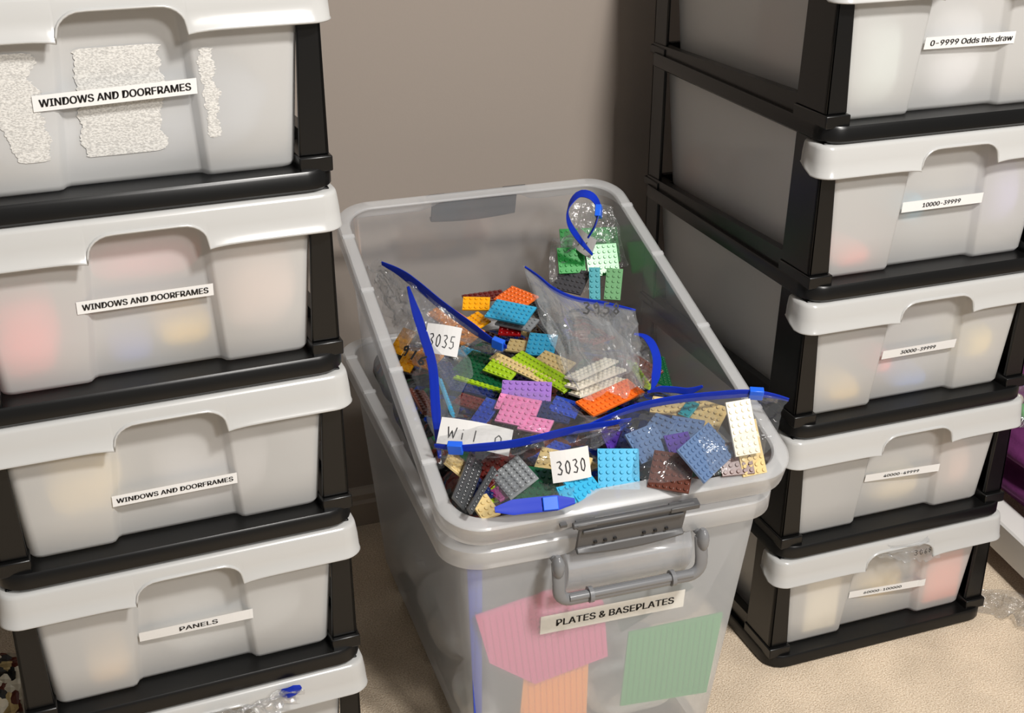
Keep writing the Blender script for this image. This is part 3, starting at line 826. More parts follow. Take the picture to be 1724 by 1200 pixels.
CURVES = {
 'left_long': [(-0.4457, 0.3997, 0.545), (-0.4289, 0.3701, 0.54), (-0.4115, 0.333, 0.53), (-0.3912, 0.2887, 0.515), (-0.3674, 0.2451, 0.5), (-0.3493, 0.2121, 0.49), (-0.3326, 0.1932, 0.485)],
 'left_long_bot': [(-0.4485, 0.4564, 0.5), (-0.4485, 0.3215, 0.47), (-0.4419, 0.2813, 0.45), (-0.4108, 0.2723, 0.44), (-0.374, 0.2795, 0.44), (-0.3507, 0.2711, 0.44), (-0.3274, 0.2626, 0.44)],
 'left_steep': [(-0.4227, 0.348, 0.525), (-0.4311, 0.2904, 0.52), (-0.4394, 0.2218, 0.51), (-0.4513, 0.1416, 0.5), (-0.4683, 0.0755, 0.48), (-0.483, 0.0194, 0.47), (-0.493, -0.0188, 0.46)],
 'left_steep_bot': [(-0.4094, 0.4235, 0.46), (-0.4419, 0.2813, 0.45), (-0.4604, 0.1898, 0.45), (-0.4649, 0.1226, 0.44), (-0.4661, 0.0563, 0.44)],
 'left_steep_bot2': [(-0.3802, 0.3978, 0.48), (-0.3687, 0.2947, 0.46), (-0.3732, 0.2047, 0.455), (-0.4253, 0.1224, 0.45), (-0.485, -0.0047, 0.455)],
 'front_left': [(-0.5026, -0.0333, 0.485), (-0.4826, -0.0504, 0.487), (-0.4495, -0.0615, 0.488), (-0.4076, -0.0649, 0.488), (-0.3523, -0.0553, 0.486), (-0.3053, -0.0512, 0.484), (-0.2631, -0.0466, 0.482)],
 'front_left_back': [(-0.4019, 0.1437, 0.47), (-0.3905, 0.0846, 0.472), (-0.3501, 0.0866, 0.475), (-0.3161, 0.0511, 0.475), (-0.3085, -0.006, 0.475), (-0.2981, -0.018, 0.475), (-0.2713, -0.0278, 0.475)],
 'front_left_front': [(-0.4994, -0.0272, 0.45), (-0.4639, -0.018, 0.45), (-0.4262, -0.0363, 0.45), (-0.3881, -0.0532, 0.45), (-0.3437, -0.0545, 0.45), (-0.303, -0.0483, 0.455), (-0.2484, -0.0173, 0.46)],
 'front_right': [(-0.32, -0.0499, 0.486), (-0.278, -0.0413, 0.49), (-0.2414, -0.0378, 0.493), (-0.1994, -0.0406, 0.495), (-0.1564, -0.0503, 0.497), (-0.1146, -0.0651, 0.5), (-0.09, -0.0767, 0.498), (-0.0736, -0.0882, 0.495)],
 'front_right_front': [(-0.3132, -0.0542, 0.452), (-0.2779, -0.0437, 0.46), (-0.2909, -0.1216, 0.452), (-0.26, -0.1497, 0.455), (-0.2133, -0.1609, 0.458), (-0.1684, -0.1616, 0.465), (-0.1344, -0.1485, 0.475), (-0.1009, -0.1124, 0.49)],
 'loop': [(-0.1502, 0.3312, 0.545), (-0.1757, 0.3215, 0.575), (-0.1908, 0.324, 0.6), (-0.192, 0.3245, 0.622), (-0.1765, 0.3257, 0.64), (-0.1625, 0.3119, 0.64), (-0.1556, 0.3017, 0.625), (-0.165, 0.2911, 0.605), (-0.1732, 0.2961, 0.585)],
 'loop_l': [(-0.1936, 0.3781, 0.56), (-0.195, 0.3851, 0.53), (-0.2019, 0.3669, 0.5), (-0.1964, 0.3679, 0.48)],
 'middle': [(-0.2877, 0.2437, 0.575), (-0.2772, 0.2243, 0.567), (-0.2639, 0.2037, 0.555), (-0.2411, 0.1859, 0.545), (-0.2094, 0.1696, 0.54), (-0.1679, 0.1463, 0.533)],
 'middle_bot': [(-0.2961, 0.065, 0.48), (-0.2923, 0.0413, 0.478), (-0.2783, 0.0275, 0.478), (-0.2562, 0.0229, 0.478), (-0.2316, 0.0237, 0.48), (-0.2049, 0.0456, 0.482)],
 'right_hook': [(-0.1846, 0.1129, 0.515), (-0.1755, 0.1015, 0.515), (-0.1726, 0.0843, 0.51), (-0.1769, 0.0605, 0.5), (-0.1919, 0.0324, 0.49), (-0.2062, 0.0126, 0.485)],
 'right_hook_bot': [(-0.1819, 0.1582, 0.48), (-0.1894, 0.132, 0.475), (-0.1968, 0.0971, 0.47), (-0.2045, 0.0717, 0.47), (-0.2075, 0.056, 0.465)],
 'behind': [(-0.2154, 0.0071, 0.485), (-0.2007, 0.0041, 0.488), (-0.1823, -0.0001, 0.486), (-0.1645, -0.0058, 0.484), (-0.1505, -0.014, 0.492)],
 'bottom': [(-0.467, -0.1363, 0.452), (-0.4364, -0.1414, 0.453), (-0.4042, -0.1483, 0.454), (-0.3797, -0.1538, 0.455)],
 'bottom_bot': [(-0.4403, -0.045, 0.44), (-0.4047, -0.058, 0.44), (-0.3723, -0.0698, 0.44), (-0.3529, -0.0769, 0.44)],
}


def rot(yaw, roll, pitch=0.0):
    return Matrix.Rotation(math.radians(yaw), 3, 'Z') @ Matrix.Rotation(math.radians(roll), 3, 'X') @ Matrix.Rotation(math.radians(pitch), 3, 'Y')
for i, (c, nx, ny, x, y, z, yaw, roll, label) in enumerate(PILE):
    if roll > 0 and abs(yaw) > 90: yaw += 180
    plate(c, nx, ny, (x, y, z), rot(yaw, roll), label)

rb = random.Random(11)
for i in range(46):
    x = rb.uniform(-0.44, -0.13); y = rb.uniform(-0.07, 0.40)
    c = rb.choice(['navy', 'dark_red', 'dark_grey', 'black', 'dark_green', 'reddish_brown', 'tan', 'purple', 'blue'])
    plate(c, rb.choice((4, 5, 6)), rb.choice((2, 3, 4)), (x, y, rb.uniform(0.424, 0.434)), rot(rb.uniform(0, 180), rb.uniform(-25, 25), rb.uniform(-12, 12)),
          'small plate half buried among the bags of the pile', 'half buried plates in the upper tub')

# ------------------------------------------------------------------ deeper layers: bulging closed bags of mixed bricks that fill the tub
def mixmat(name, cols, scale):
    m, nt, out = newmat(name)
    p = N(nt, 'ShaderNodeBsdfPrincipled'); p.inputs['Roughness'].default_value = 0.25
    vo = N(nt, 'ShaderNodeTexVoronoi', distance='MANHATTAN'); vo.inputs['Scale'].default_value = scale
    nt.links.new(coords(nt), vo.inputs['Vector'])
    sep = N(nt, 'ShaderNodeSeparateColor'); nt.links.new(vo.outputs['Color'], sep.inputs[0])
    cr = N(nt, 'ShaderNodeValToRGB'); cr.color_ramp.interpolation = 'CONSTANT'
    for k, c in enumerate(cols):
        e = cr.color_ramp.elements[k] if k < 2 else cr.color_ramp.elements.new(k / len(cols))
        e.position = k / len(cols); e.color = S(BC[c])
    nt.links.new(sep.outputs[0], cr.inputs['Fac']); nt.links.new(cr.outputs['Color'], p.inputs['Base Color'])
    b = N(nt, 'ShaderNodeBump'); b.inputs['Strength'].default_value = 1; b.inputs['Distance'].default_value = 0.006
    nt.links.new(vo.outputs['Distance'], b.inputs['Height']); nt.links.new(b.outputs['Normal'], p.inputs['Normal'])
    nt.links.new(p.outputs[0], out.inputs[0])
    return m
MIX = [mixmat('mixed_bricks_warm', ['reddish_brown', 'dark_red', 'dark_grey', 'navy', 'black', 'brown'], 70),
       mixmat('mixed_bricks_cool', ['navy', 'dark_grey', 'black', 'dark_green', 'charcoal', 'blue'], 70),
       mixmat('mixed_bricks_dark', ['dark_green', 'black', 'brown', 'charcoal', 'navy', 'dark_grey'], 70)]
def pillow(name, loc, sx, sy, sz, yaw, mat, **tags):
    mb = MB(); u, v = 28, 14; rings = []
    for k in range(1, v):
        a = math.pi * k / v; ring = []
        for i in range(u):
            b = 2 * math.pi * i / u
            cx, sy_ = math.cos(b), math.sin(b)
            q = (abs(cx) ** 4 + abs(sy_) ** 4) ** -0.25
            rr = math.sin(a) ** 0.7
            P = Vector((cx * q * rr * sx, sy_ * q * rr * sy, -math.cos(a) * sz))
            P *= 1 + 0.10 * noise.noise(P * 30 + Vector(loc) * 17)
            ring.append(tuple(P))
        rings.append(ring)
    mb.loft(rings, True, True, True)
    o = mb.obj(name, mat, **tags)
    o.location = loc; o.rotation_euler = (0, 0, math.radians(yaw))
    return o
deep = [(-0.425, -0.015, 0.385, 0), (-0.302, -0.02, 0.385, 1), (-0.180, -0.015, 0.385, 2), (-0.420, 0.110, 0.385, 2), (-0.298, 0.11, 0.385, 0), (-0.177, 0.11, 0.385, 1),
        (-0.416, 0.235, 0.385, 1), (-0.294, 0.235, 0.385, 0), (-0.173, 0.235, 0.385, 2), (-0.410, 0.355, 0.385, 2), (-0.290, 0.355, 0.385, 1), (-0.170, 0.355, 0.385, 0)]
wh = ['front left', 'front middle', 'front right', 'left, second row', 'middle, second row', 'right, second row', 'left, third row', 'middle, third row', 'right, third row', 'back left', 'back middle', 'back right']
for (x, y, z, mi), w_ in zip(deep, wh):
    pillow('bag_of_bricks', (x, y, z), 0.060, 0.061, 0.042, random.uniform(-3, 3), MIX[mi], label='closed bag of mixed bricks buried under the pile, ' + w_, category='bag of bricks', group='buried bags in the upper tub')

# ------------------------------------------------------------------ zip bags
def resample(pts, n):
    pts = [Vector(p) for p in pts]
    # catmull-rom then even spacing
    fine = []
    for i in range(len(pts) - 1):
        p0 = pts[max(i - 1, 0)]; p1 = pts[i]; p2 = pts[i + 1]; p3 = pts[min(i + 2, len(pts) - 1)]
        for k in range(8):
            t = k / 8
            fine.append(0.5 * ((2 * p1) + (p2 - p0) * t + (2 * p0 - 5 * p1 + 4 * p2 - p3) * t * t + (-p0 + 3 * p1 - 3 * p2 + p3) * t ** 3))
    fine.append(pts[-1])
    ds = [0]
    for a, b in zip(fine, fine[1:]): ds.append(ds[-1] + (b - a).length)
    out = []; j = 0
    for i in range(n):
        t = ds[-1] * i / (n - 1)
        while j < len(fine) - 2 and ds[j + 1] < t: j += 1
        f = (t - ds[j]) / max(1e-9, ds[j + 1] - ds[j]); out.append(fine[j].lerp(fine[j + 1], min(1, f)))
    return out

def film(top, bot, n=48, m=28, amp=0.004, bulge=0.0, seed=0, crumple=0.0):
    A = resample(top, n); B = resample(bot, n)
    mb = MB(); vs = []; fs = []
    for j in range(m + 1):
        t = j / m
        for i in range(n):
            P = A[i].lerp(B[i], t)
            e = min(1, 4 * t) 
            q = Vector((i / n * 4 + seed, t * 2.5, seed * 3.1))
            d = noise.noise_vector(q * 1.6) * amp * 1.6 + noise.noise_vector(Vector((i / n * 16, t * 2.0, seed))) * amp * 0.8 + noise.noise_vector(Vector((i / n * 34, t * 17, seed * 2))) * crumple
            P = P + d * e + Vector((0, -0.35, 1)).normalized() * bulge * math.sin(math.pi * t) * math.sin(math.pi * i / (n - 1))
            vs.append(tuple(P))
    for j in range(m):
        for i in range(n - 1):
            fs.append((j * n + i, j * n + i + 1, (j + 1) * n + i + 1, (j + 1) * n + i))
    mb.add(vs, fs)
    return mb

def ribbon(pts, w, up=(0, 0, 1), n=40, th=0.0012):
    P = resample(pts, n); mb = MB(); rings = []
    U = Vector(up)
    for i, p in enumerate(P):
        t = (P[min(i + 1, n - 1)] - P[max(i - 1, 0)]).normalized()
        a = (U - t * U.dot(t)).normalized(); b = t.cross(a)
        taper = min(1, 0.35 + 3 * min(i, n - 1 - i) / n)
        ww = w * taper
        rings.append([p + a * ww / 2 + b * th * .4, p + a * ww * .15 + b * th, p - a * ww * .1 + b * th * .5, p - a * ww * .25 + b * th, p - a * ww / 2 + b * th * .4,
                      p - a * ww / 2 - b * th * .4, p - a * ww * .2 - b * th, p + a * ww * .2 - b * th, p + a * ww / 2 - b * th * .4])
    mb.loft(rings, True, True, True)
    return mb, P

def slider(P, i, up=(0, 0, 1), s=1.0):
    t = (P[i + 1] - P[i - 1]).normalized(); U = Vector(up); a = (U - t * U.dot(t)).normalized(); b = t.cross(a); c = P[i]
    mb = MB()
    L_, H_, T_ = 0.0085 * s, 0.0075 * s, 0.0042 * s
    mb.hexa([c + t * x * L_ + b * y * T_ + a * z * H_ for z in (-1, 1) for x, y in ((-1, -1), (1, -1), (1, 1), (-1, 1))])
    return mb

def zip_bag(label, zipc, films, w=0.011, up=(0, -0.4, 1), sl=None, mats=None, group='zip bags of bricks in the upper tub', n=48):
    base = Vector(films[0][1][len(films[0][1]) // 2]) if films else Vector(zipc[0])
    T = empty('zip_bag', tuple(base), label=label, category='zip bag', group=group)
    inv = -base
    def loc(mb): mb.v = [tuple(Vector(v) + inv) for v in mb.v]; return mb
    for k, fl in enumerate(films):
        top, bot = fl[0], fl[1]; kw = fl[2] if len(fl) > 2 else {}
        loc(film(top, bot, n=n, seed=random.random() * 9, **kw)).obj('bag_film', (mats or FILM), T, angle=180)
    mb, P = ribbon(zipc, w, up)
    z_ = loc(mb).obj('zip_strip', ZIP, T, angle=60)
    if sl is not None: loc(slider(P, sl, up)).obj('slider', SLIDER, z_, bevel=0.0008)
    return T, loc
def off(c, d): return [tuple(Vector(p) + Vector(d)) for p in c]
C_ = CURVES
def card(T, loc, c, e1, e2, w, h, txt=None, print_txt=None, r=0.0008, name='paper_label'):
    e1 = Vector(e1).normalized(); e2 = Vector(e2); e2 = (e2 - e1 * e2.dot(e1)).normalized(); nn = e1.cross(e2)
    if nn.y > 0: nn = -nn
    fn = lambda s, t, l=0.0: Vector(c) + e1 * s + e2 * t + nn * (l + 0.004 * math.cos(3 * s / w))
    mb = MB(); K = 8; vs = []; fs = []
    if name == 'paper_label':
        for i in range(K + 1):
            for t in (-1, 1): vs.append(fn((i / K - .5) * w, t * h / 2))
        for i in range(K): fs.append((2 * i, 2 * i + 2, 2 * i + 3, 2 * i + 1))
        mb.add(vs, fs, 0)
    if txt: pen(mb, txt, w * 0.8, h * 0.42, lambda s, t: fn(s, t - h * .05, 0.0008), r * 0.75)
    if print_txt: text_on(mb, print_txt, w * 0.6, h * 0.16, lambda s, t: fn(s, t, 0.0008), 1)
    loc(mb).obj(name, [CARD, INK], T, smooth=False)

T, l = zip_bag('open clear bag with a long blue zip slanting down from the left rim', C_['left_long'], [(C_['left_long'], C_['left_long_bot'], dict(amp=0.006, crumple=0.006)), (off(C_['left_long'], (0, .004, 0)), off(C_['left_long_bot'], (0.0, .05, 0.005)), dict(amp=0.007))], w=0.018, sl=37, mats=CRINKLE)
card(T, l, (-0.418, 0.205, 0.503), (0.85, -0.45, -0.1), (0.25, 0.55, 0.8), 0.046, 0.040, '3035')
T, l = zip_bag('open clear bag along the left rim with a steep narrow blue zip', C_['left_steep'], [(C_['left_steep'], C_['left_steep_bot'], dict(amp=0.005)), (C_['left_steep'], C_['left_steep_bot2'], dict(amp=0.005))], w=0.012, up=(1, -.3, .4), mats=FILM2)
card(T, l, (-0.474, 0.137, 0.520), (0.6, -0.75, -0.25), (0.5, 0.3, 0.7), 0.05, 0.03, '916', name='pen_number', r=0.0018)
T, l = zip_bag('wide clear bag at the front left with white paper labels, blue zip across it', C_['front_left'],
    [(C_['front_left'], C_['front_left_back'], dict(amp=0.004, bulge=0.01)), (C_['front_left'], C_['front_left_front'], dict(amp=0.004))], w=0.014, sl=4, mats=FILM)
card(T, l, (-0.4497, -0.02, 0.480), (0.9, -0.42, -0.16), (0.2, 0.7, 0.5), 0.085, 0.035, txt='Wi120')
card(T, l, (-0.365, -0.105, 0.472), (1.0, -0.06, 0.02), (0.05, 0.35, 0.9), 0.046, 0.036, '3030')
T, l = zip_bag('wide clear bag at the front right, its blue zip reaching out over the right rim', C_['front_right'],
    [(C_['front_right'], C_['front_right_front'], dict(amp=0.004, bulge=0.012)), (off(C_['front_right'], (0, .004, 0)), off(C_['front_right'], (0, 0.05, -0.03)), dict(amp=0.003))], w=0.014, sl=33, mats=FILM)
T, l = zip_bag('clear bag of green plates at the back right, blue zip curled into a loop', C_['loop'],
    [(C_['loop_l'], off(C_['loop_l'], (0.085, -0.005, -0.005)), dict(amp=0.006, bulge=0.02, crumple=0.004)), ([(-.16, .40, .60), (-.13, .40, .60), (-.09, .40, .59)], [(-.165, .38, .50), (-.12, .37, .50), (-.07, .37, .50)], dict(amp=0.006))], w=0.014, up=(0.5, 0.8, 0.5), sl=31, mats=CRINKLE)
card(T, l, (-0.150, 0.36, 0.553), (0.15, -0.9, -.1), (0.25, 0.1, 0.9), 0.05, 0.03, '91')
T, l = zip_bag('tall open clear bag standing in the middle marked 3958 in black pen', C_['middle'],
    [(C_['middle'], C_['middle_bot'], dict(amp=0.006, bulge=0.012)), (off(C_['middle'], (0, .006, 0)), off(C_['middle_bot'], (0.01, .04, .0)), dict(amp=0.006))], w=0.008, mats=FILM2)
card(T, l, (-0.220, 0.143, 0.546), (0.95, -0.2, -0.08), (0.0, 0.4, 0.9), 0.066, 0.034, '3958', name='pen_number', r=0.0016)
T, l = zip_bag('small clear bag with a hooked blue zip by the right side of the tub', C_['right_hook'], [(C_['right_hook'], C_['right_hook_bot'], dict(amp=0.005))], w=0.011, up=(1, 0.2, 0.2), mats=CRINKLE)
T, l = zip_bag('bag with a dark blue zip lying behind the long front zip', C_['behind'], [(C_['behind'], off(C_['behind'], (0, 0.04, -0.03)), dict(amp=0.003))], w=0.011, mats=FILM)
T, l = zip_bag('bag whose broad blue zip lies flat against the front rim', C_['bottom'], [(C_['bottom'], C_['bottom_bot'], dict(amp=0.003, bulge=0.006))], w=0.017, up=(0, 0.6, 0.8), sl=27, mats=FILM)

# ------------------------------------------------------------------ big plates standing inside the lower tub behind its front wall
def big_plate(pts, col, label, ang, th=0.0025, back=0.003, pitch=0.008):
    """polygon (local x, world z) standing against the lower tub's front wall"""
    cx = sum(p[0] for p in pts) / len(pts); cz = sum(p[1] for p in pts) / len(pts); bz = min(p[1] for p in pts)
    bx = cx
    wpos = lambda x, y, z: LO + f1 * x + f2 * y + f3 * (z - 0.3886)
    base = wpos(bx, lf_y(bz) + back, bz)
    T_ = lambda x, y, z: tuple(wpos(x, y, z) - base)
    mb = MB()
    fr = [T_(x, lf_y(z) + back, z) for x, z in pts]; bk = [T_(x, lf_y(z) + back + th, z) for x, z in pts]
    n = len(pts)
    mb.add(fr + bk, [tuple(range(n)), tuple(range(2 * n - 1, n - 1, -1))] + [(i, (i + 1) % n, n + (i + 1) % n, n + i) for i in range(n)])
    a = math.radians(ang); ca, sa = math.cos(a), math.sin(a)
    def inside(x, z):
        c = True
        for i in range(n):
            x1, z1 = pts[i]; x2, z2 = pts[(i + 1) % n]
            if ((x2 - x1) * (z - z1) - (z2 - z1) * (x - x1)) / math.hypot(x2 - x1, z2 - z1) > -0.0035: c = False
        return c
    for i in range(-20, 21):
        for j in range(-20, 21):
            x = cx + (i * ca - j * sa) * pitch; z = cz + (i * sa + j * ca) * pitch
            if not inside(x, z): continue
            y0 = lf_y(z) + back
            r0 = [T_(x + 0.0019 * math.cos(k * math.pi / 4), y0 + 0.0004, z + 0.0019 * math.sin(k * math.pi / 4)) for k in range(8)]
            r1 = [T_(x + 0.0019 * math.cos(k * math.pi / 4), y0 - 0.0016, z + 0.0019 * math.sin(k * math.pi / 4)) for k in range(8)]
            mb.loft([r0, r1], True, False, True)
    m = plastic(col[0], col[1], 0.35)
    o = mb.obj('baseplate', m, label=label, category='baseplate')
    o.location = base
    return o
# outlines run clockwise seen from the front
big_plate([(0.0388, 0.283), (0.13, 0.300), (0.190, 0.288), (0.2022, 0.264), (0.214, 0.175), (0.118, 0.155), (0.0581, 0.205)], ('pink_baseplate', (206, 78, 132)), 'pink studded baseplate with cut corners behind the tub label', 8, back=0.003)
big_plate([(0.2399, 0.207), (0.370, 0.207), (0.362, 0.0733), (0.2377, 0.084)], ('green_baseplate', (40, 150, 72)), 'square green studded baseplate at the lower right of the tub', 0, back=0.003)
big_plate([(0.1048, 0.168), (0.1903, 0.168), (0.194, 0.05), (0.1, 0.05)], ('orange_baseplate', (238, 148, 30)), 'orange studded baseplate half behind the pink one', 4, back=0.008)
big_plate([(0.030, 0.353), (0.048, 0.353), (0.052, 0.12), (0.042, 0.12)], ('blue_baseplate', (40, 70, 180)), 'narrow blue baseplate standing at the left edge of the lower tub', 0, back=0.010)
big_plate([(0.045, 0.115), (0.105, 0.105), (0.105, 0.03), (0.05, 0.03)], ('deep_green_baseplate', (40, 130, 80)), 'deep green baseplate low in the left corner of the lower tub', 12, back=0.006)
big_plate([(0.215, 0.262), (0.30, 0.285), (0.33, 0.25), (0.235, 0.20)], ('dark_green_baseplate', (58, 78, 72)), 'dark grey green baseplate leaning above the square green one', 20, back=0.014)

# bags of plates that fill the lower tub and carry the upper one
GREYMIX = mixmat('mixed_plates_pale', ['plain_a', 'plain_b', 'plain_c', 'plain_a', 'plain_d', 'plain_b'], 26)
def inl(x, y, z): return tuple(LO + f1 * x + f2 * y + f3 * (z - 0.3886))
for (x, y, z, sx, sy, sz, w_) in ((0.13, 0.16, 0.045, 0.075, 0.075, 0.04, 'front left'), (0.29, 0.16, 0.045, 0.075, 0.075, 0.04, 'front right'), (0.13, 0.34, 0.055, 0.075, 0.085, 0.05, 'middle left'),
                                 (0.29, 0.34, 0.055, 0.075, 0.085, 0.05, 'middle right'), (0.13, 0.50, 0.07, 0.075, 0.06, 0.065, 'back left'), (0.29, 0.50, 0.07, 0.075, 0.06, 0.065, 'back right')):
    pillow('bag_of_plates', inl(x, y, z), sx, sy, sz, -2, GREYMIX, label='bag of pale plates on the floor of the lower tub, ' + w_, category='bag of plates', group='bags of plates in the lower tub')

# ------------------------------------------------------------------ things seen through the frosted drawers
def in_drawer(tower, k, kind, xa, xb, za_, zb_, col, label, cat, yo=0.020, dep=0.05, skew=0.0, shape='box'):
    Tn, Dn, z0, z1 = sp_obj[(tower, k)]
    Mw = Matrix.Translation(Tn.location) @ Matrix.Rotation(Tn.rotation_euler.z, 4, 'Z')
    zc = z0 + 0.004 + za_; zt = z0 + 0.004 + zb_
    y = yface(zc, z0, z1) + yo
    m = BM[col] if isinstance(col, str) else plastic('drawer_content', col, 0.5)
    if shape == 'box':
        mb = MB()
        w = (xb - xa) / 2; h = zt - zc
        mb.hexa([(-w, 0, 0), (w, 0, 0), (w, dep, 0), (-w, dep, 0), (-w + skew, 0, h), (w + skew, 0, h), (w + skew, dep, h), (-w + skew, dep, h)])
        o = mb.obj(kind, m, label=label, category=cat, bevel=0.002)
        o.location = Mw @ Vector(((xa + xb) / 2, y, zc)); o.rotation_euler = (0, 0, Tn.rotation_euler.z)
    else:
        c = Mw @ Vector(((xa + xb) / 2, y + dep / 2, (zc + zt) / 2))
        o = pillow(kind, c, (xb - xa) / 2, dep / 2, (zt - zc) / 2, math.degrees(Tn.rotation_euler.z), m, label=label, category=cat)
    return o
IN = [
 ('L', 3, 'brick_bag', 0.03, 0.10, 0.0, 0.10, (245, 41, 47), 'red bag of bricks glimpsed through the left of the second drawer down', 'bag of bricks', 'bag'),
 ('L', 3, 'brick_bag', 0.13, 0.25, 0.09, 0.15, (194, 82, 99), 'mauve bag glimpsed under the finger notch of the second drawer down', 'bag of bricks', 'bag'),
 ('L', 3, 'brick_bag', 0.19, 0.25, 0.01, 0.055, (247, 203, 33), 'yellow bag glimpsed at the foot of the second drawer down', 'bag of bricks', 'bag'),
 ('L', 3, 'brick_bag', 0.14, 0.19, 0.0, 0.04, (48, 89, 191), 'blue bag glimpsed at the foot of the second drawer down', 'bag of bricks', 'bag'),
 ('L', 3, 'brick_bag', 0.26, 0.34, 0.02, 0.13, (207, 173, 156), 'pale pinkish bag glimpsed at the right of the second drawer down', 'bag of bricks', 'bag'),
 ('L', 2, 'brick_bag', 0.06, 0.14, 0.02, 0.12, (233, 202, 124), 'cream bag glimpsed in the middle left drawer', 'bag of bricks', 'bag'),
 ('L', 2, 'brick_bag', 0.17, 0.30, 0.0, 0.11, (196, 193, 196), 'pale grey bag glimpsed in the middle left drawer', 'bag of bricks', 'bag'),
 ('L', 1, 'brick_bag', 0.07, 0.12, 0.0, 0.05, (227, 183, 115), 'tan bag glimpsed low in the PANELS drawer', 'bag of bricks', 'bag'),
 ('L', 1, 'brick_bag', 0.15, 0.32, 0.0, 0.10, (192, 196, 199), 'grey bag glimpsed in the PANELS drawer', 'bag of bricks', 'bag'),
 ('L', 4, 'brick_bag', 0.05, 0.33, 0.0, 0.12, (160, 171, 188), 'grey bag filling the top left drawer behind the torn tape', 'bag of bricks', 'bag'),
 ('R', 3, 'brick_bag', 0.06, 0.12, 0.0, 0.035, (255, 96, 69), 'salmon bag low in the drawer labelled 10000-39999', 'bag of bricks', 'bag'),
 ('R', 3, 'brick_bag', 0.16, 0.20, 0.05, 0.09, (60, 192, 233), 'light blue bag in the drawer labelled 10000-39999', 'bag of bricks', 'bag'),
 ('R', 3, 'brick_bag', 0.29, 0.34, 0.03, 0.14, (159, 153, 210), 'lavender bag at the right of the drawer labelled 10000-39999', 'bag of bricks', 'bag'),
 ('R', 2, 'brick_bag', 0.07, 0.13, 0.0, 0.04, (251, 207, 78), 'yellow bag low in the drawer labelled 30000-39999', 'bag of bricks', 'bag'),
 ('R', 2, 'brick_bag', 0.15, 0.18, 0.03, 0.07, (252, 96, 113), 'pink bag in the drawer labelled 30000-39999', 'bag of bricks', 'bag'),
 ('R', 2, 'brick_bag', 0.18, 0.25, 0.0, 0.03, (78, 146, 238), 'blue bag low in the drawer labelled 30000-39999', 'bag of bricks', 'bag'),
 ('R', 2, 'brick_bag', 0.29, 0.34, 0.03, 0.09, (242, 212, 106), 'yellow bag at the right of the drawer labelled 30000-39999', 'bag of bricks', 'bag'),
 ('R', 1, 'brick_bag', 0.17, 0.26, 0.0, 0.07, (232, 208, 150), 'cream bag in the drawer labelled 40000-49999', 'bag of bricks', 'bag'),
 ('R', 1, 'brick_bag', 0.29, 0.34, 0.01, 0.10, (227, 176, 152), 'pale peach bag in the drawer labelled 40000-49999', 'bag of bricks', 'bag'),
 ('R', 0, 'paper_packet', 0.075, 0.132, 0.01, 0.13, (245, 232, 201), 'cream paper packet in the drawer labelled 60000-100000', 'packet', 'box'),
 ('R', 0, 'brick_bag', 0.17, 0.26, 0.02, 0.08, (255, 209, 22), 'yellow bag in the drawer labelled 60000-100000', 'bag of bricks', 'bag'),
 ('R', 0, 'paper_packet', 0.285, 0.348, 0.01, 0.098, (255, 124, 73), 'salmon packet at the right of the drawer labelled 60000-100000', 'packet', 'box'),
 ('R', 4, 'brick_bag', 0.06, 0.13, 0.0, 0.13, (192, 206, 202), 'pale green bag in the drawer labelled 0-9999', 'bag of bricks', 'bag'),
 ('R', 4, 'brick_bag', 0.17, 0.26, 0.0, 0.13, (215, 215, 221), 'white bag in the drawer labelled 0-9999', 'bag of bricks', 'bag'),
]
for tw, k, kind, xa, xb, a, b, col, label, cat, shp in IN:
    xa, xb = (xa - 0.009, xb - 0.009) if tw == 'R' else (xa, xb)
    in_drawer(tw, k, kind, xa, xb, a, b, col, label, cat, shape=shp, dep=0.09 if shp == 'bag' else 0.04, skew=0.0, yo=0.0125 if (xb > 0.13 and xa < 0.26) else 0.003)
# bags seen through the open side of the right tower
for (k, y, w, h, col, lb) in ((3, 0.40, 0.035, 0.07, (190, 110, 70), 'orange bag at the back of the second drawer, right tower'), (3, 0.24, 0.06, 0.11, (150, 130, 124), 'brown bag in the middle of the second drawer, right tower'),
                             (4, 0.20, 0.06, 0.13, (160, 128, 120), 'mauve brown bag in the top drawer, right tower'), (2, 0.25, 0.09, 0.12, (146, 146, 148), 'grey bag deep in the third drawer, right tower')):
    z = sp_obj[('R', k)][2] + 0.004
    pillow('brick_bag', (0.046 + 0.035, y, z + h / 2), 0.035, w, h / 2, 0, plastic('drawer_content', col, 0.5), label=lb, category='bag of bricks')

# zip bag spilling over the notch of the lowest drawer in each tower
Tn, Dn, z0, z1 = sp_obj[('R', 0)]
T, l = zip_bag('crumpled clear bag spilling out over the drawer lip labelled 60000-100000', [(0.165, 0.02, 0.176), (0.20, 0.012, 0.178), (0.24, 0.015, 0.179), (0.275, 0.03, 0.179)],
   [([(0.14, 0.03, 0.178), (0.18, -0.004, 0.180), (0.23, -0.008, 0.180), (0.272, 0.02, 0.180)], [(0.165, 0.0, 0.158), (0.20, -0.007, 0.150), (0.235, -0.008, 0.142), (0.268, -0.006, 0.140)], dict(amp=0.004))], w=0.001, mats=FILM2, group='zip bags spilling from the drawers')
card(T, l, (0.228, -0.011, 0.165), (1, 0.02, -0.02), (0, 0.15, 1), 0.04, 0.018, '3068', name='pen_number', r=0.0006)
Tn, Dn, z0, z1 = sp_obj[('L', 0)]
Mt = Matrix.Translation(Tn.location) @ Matrix.Rotation(Tn.rotation_euler.z, 4, 'Z')
def tl(pts): return [tuple(Mt @ Vector(p)) for p in pts]
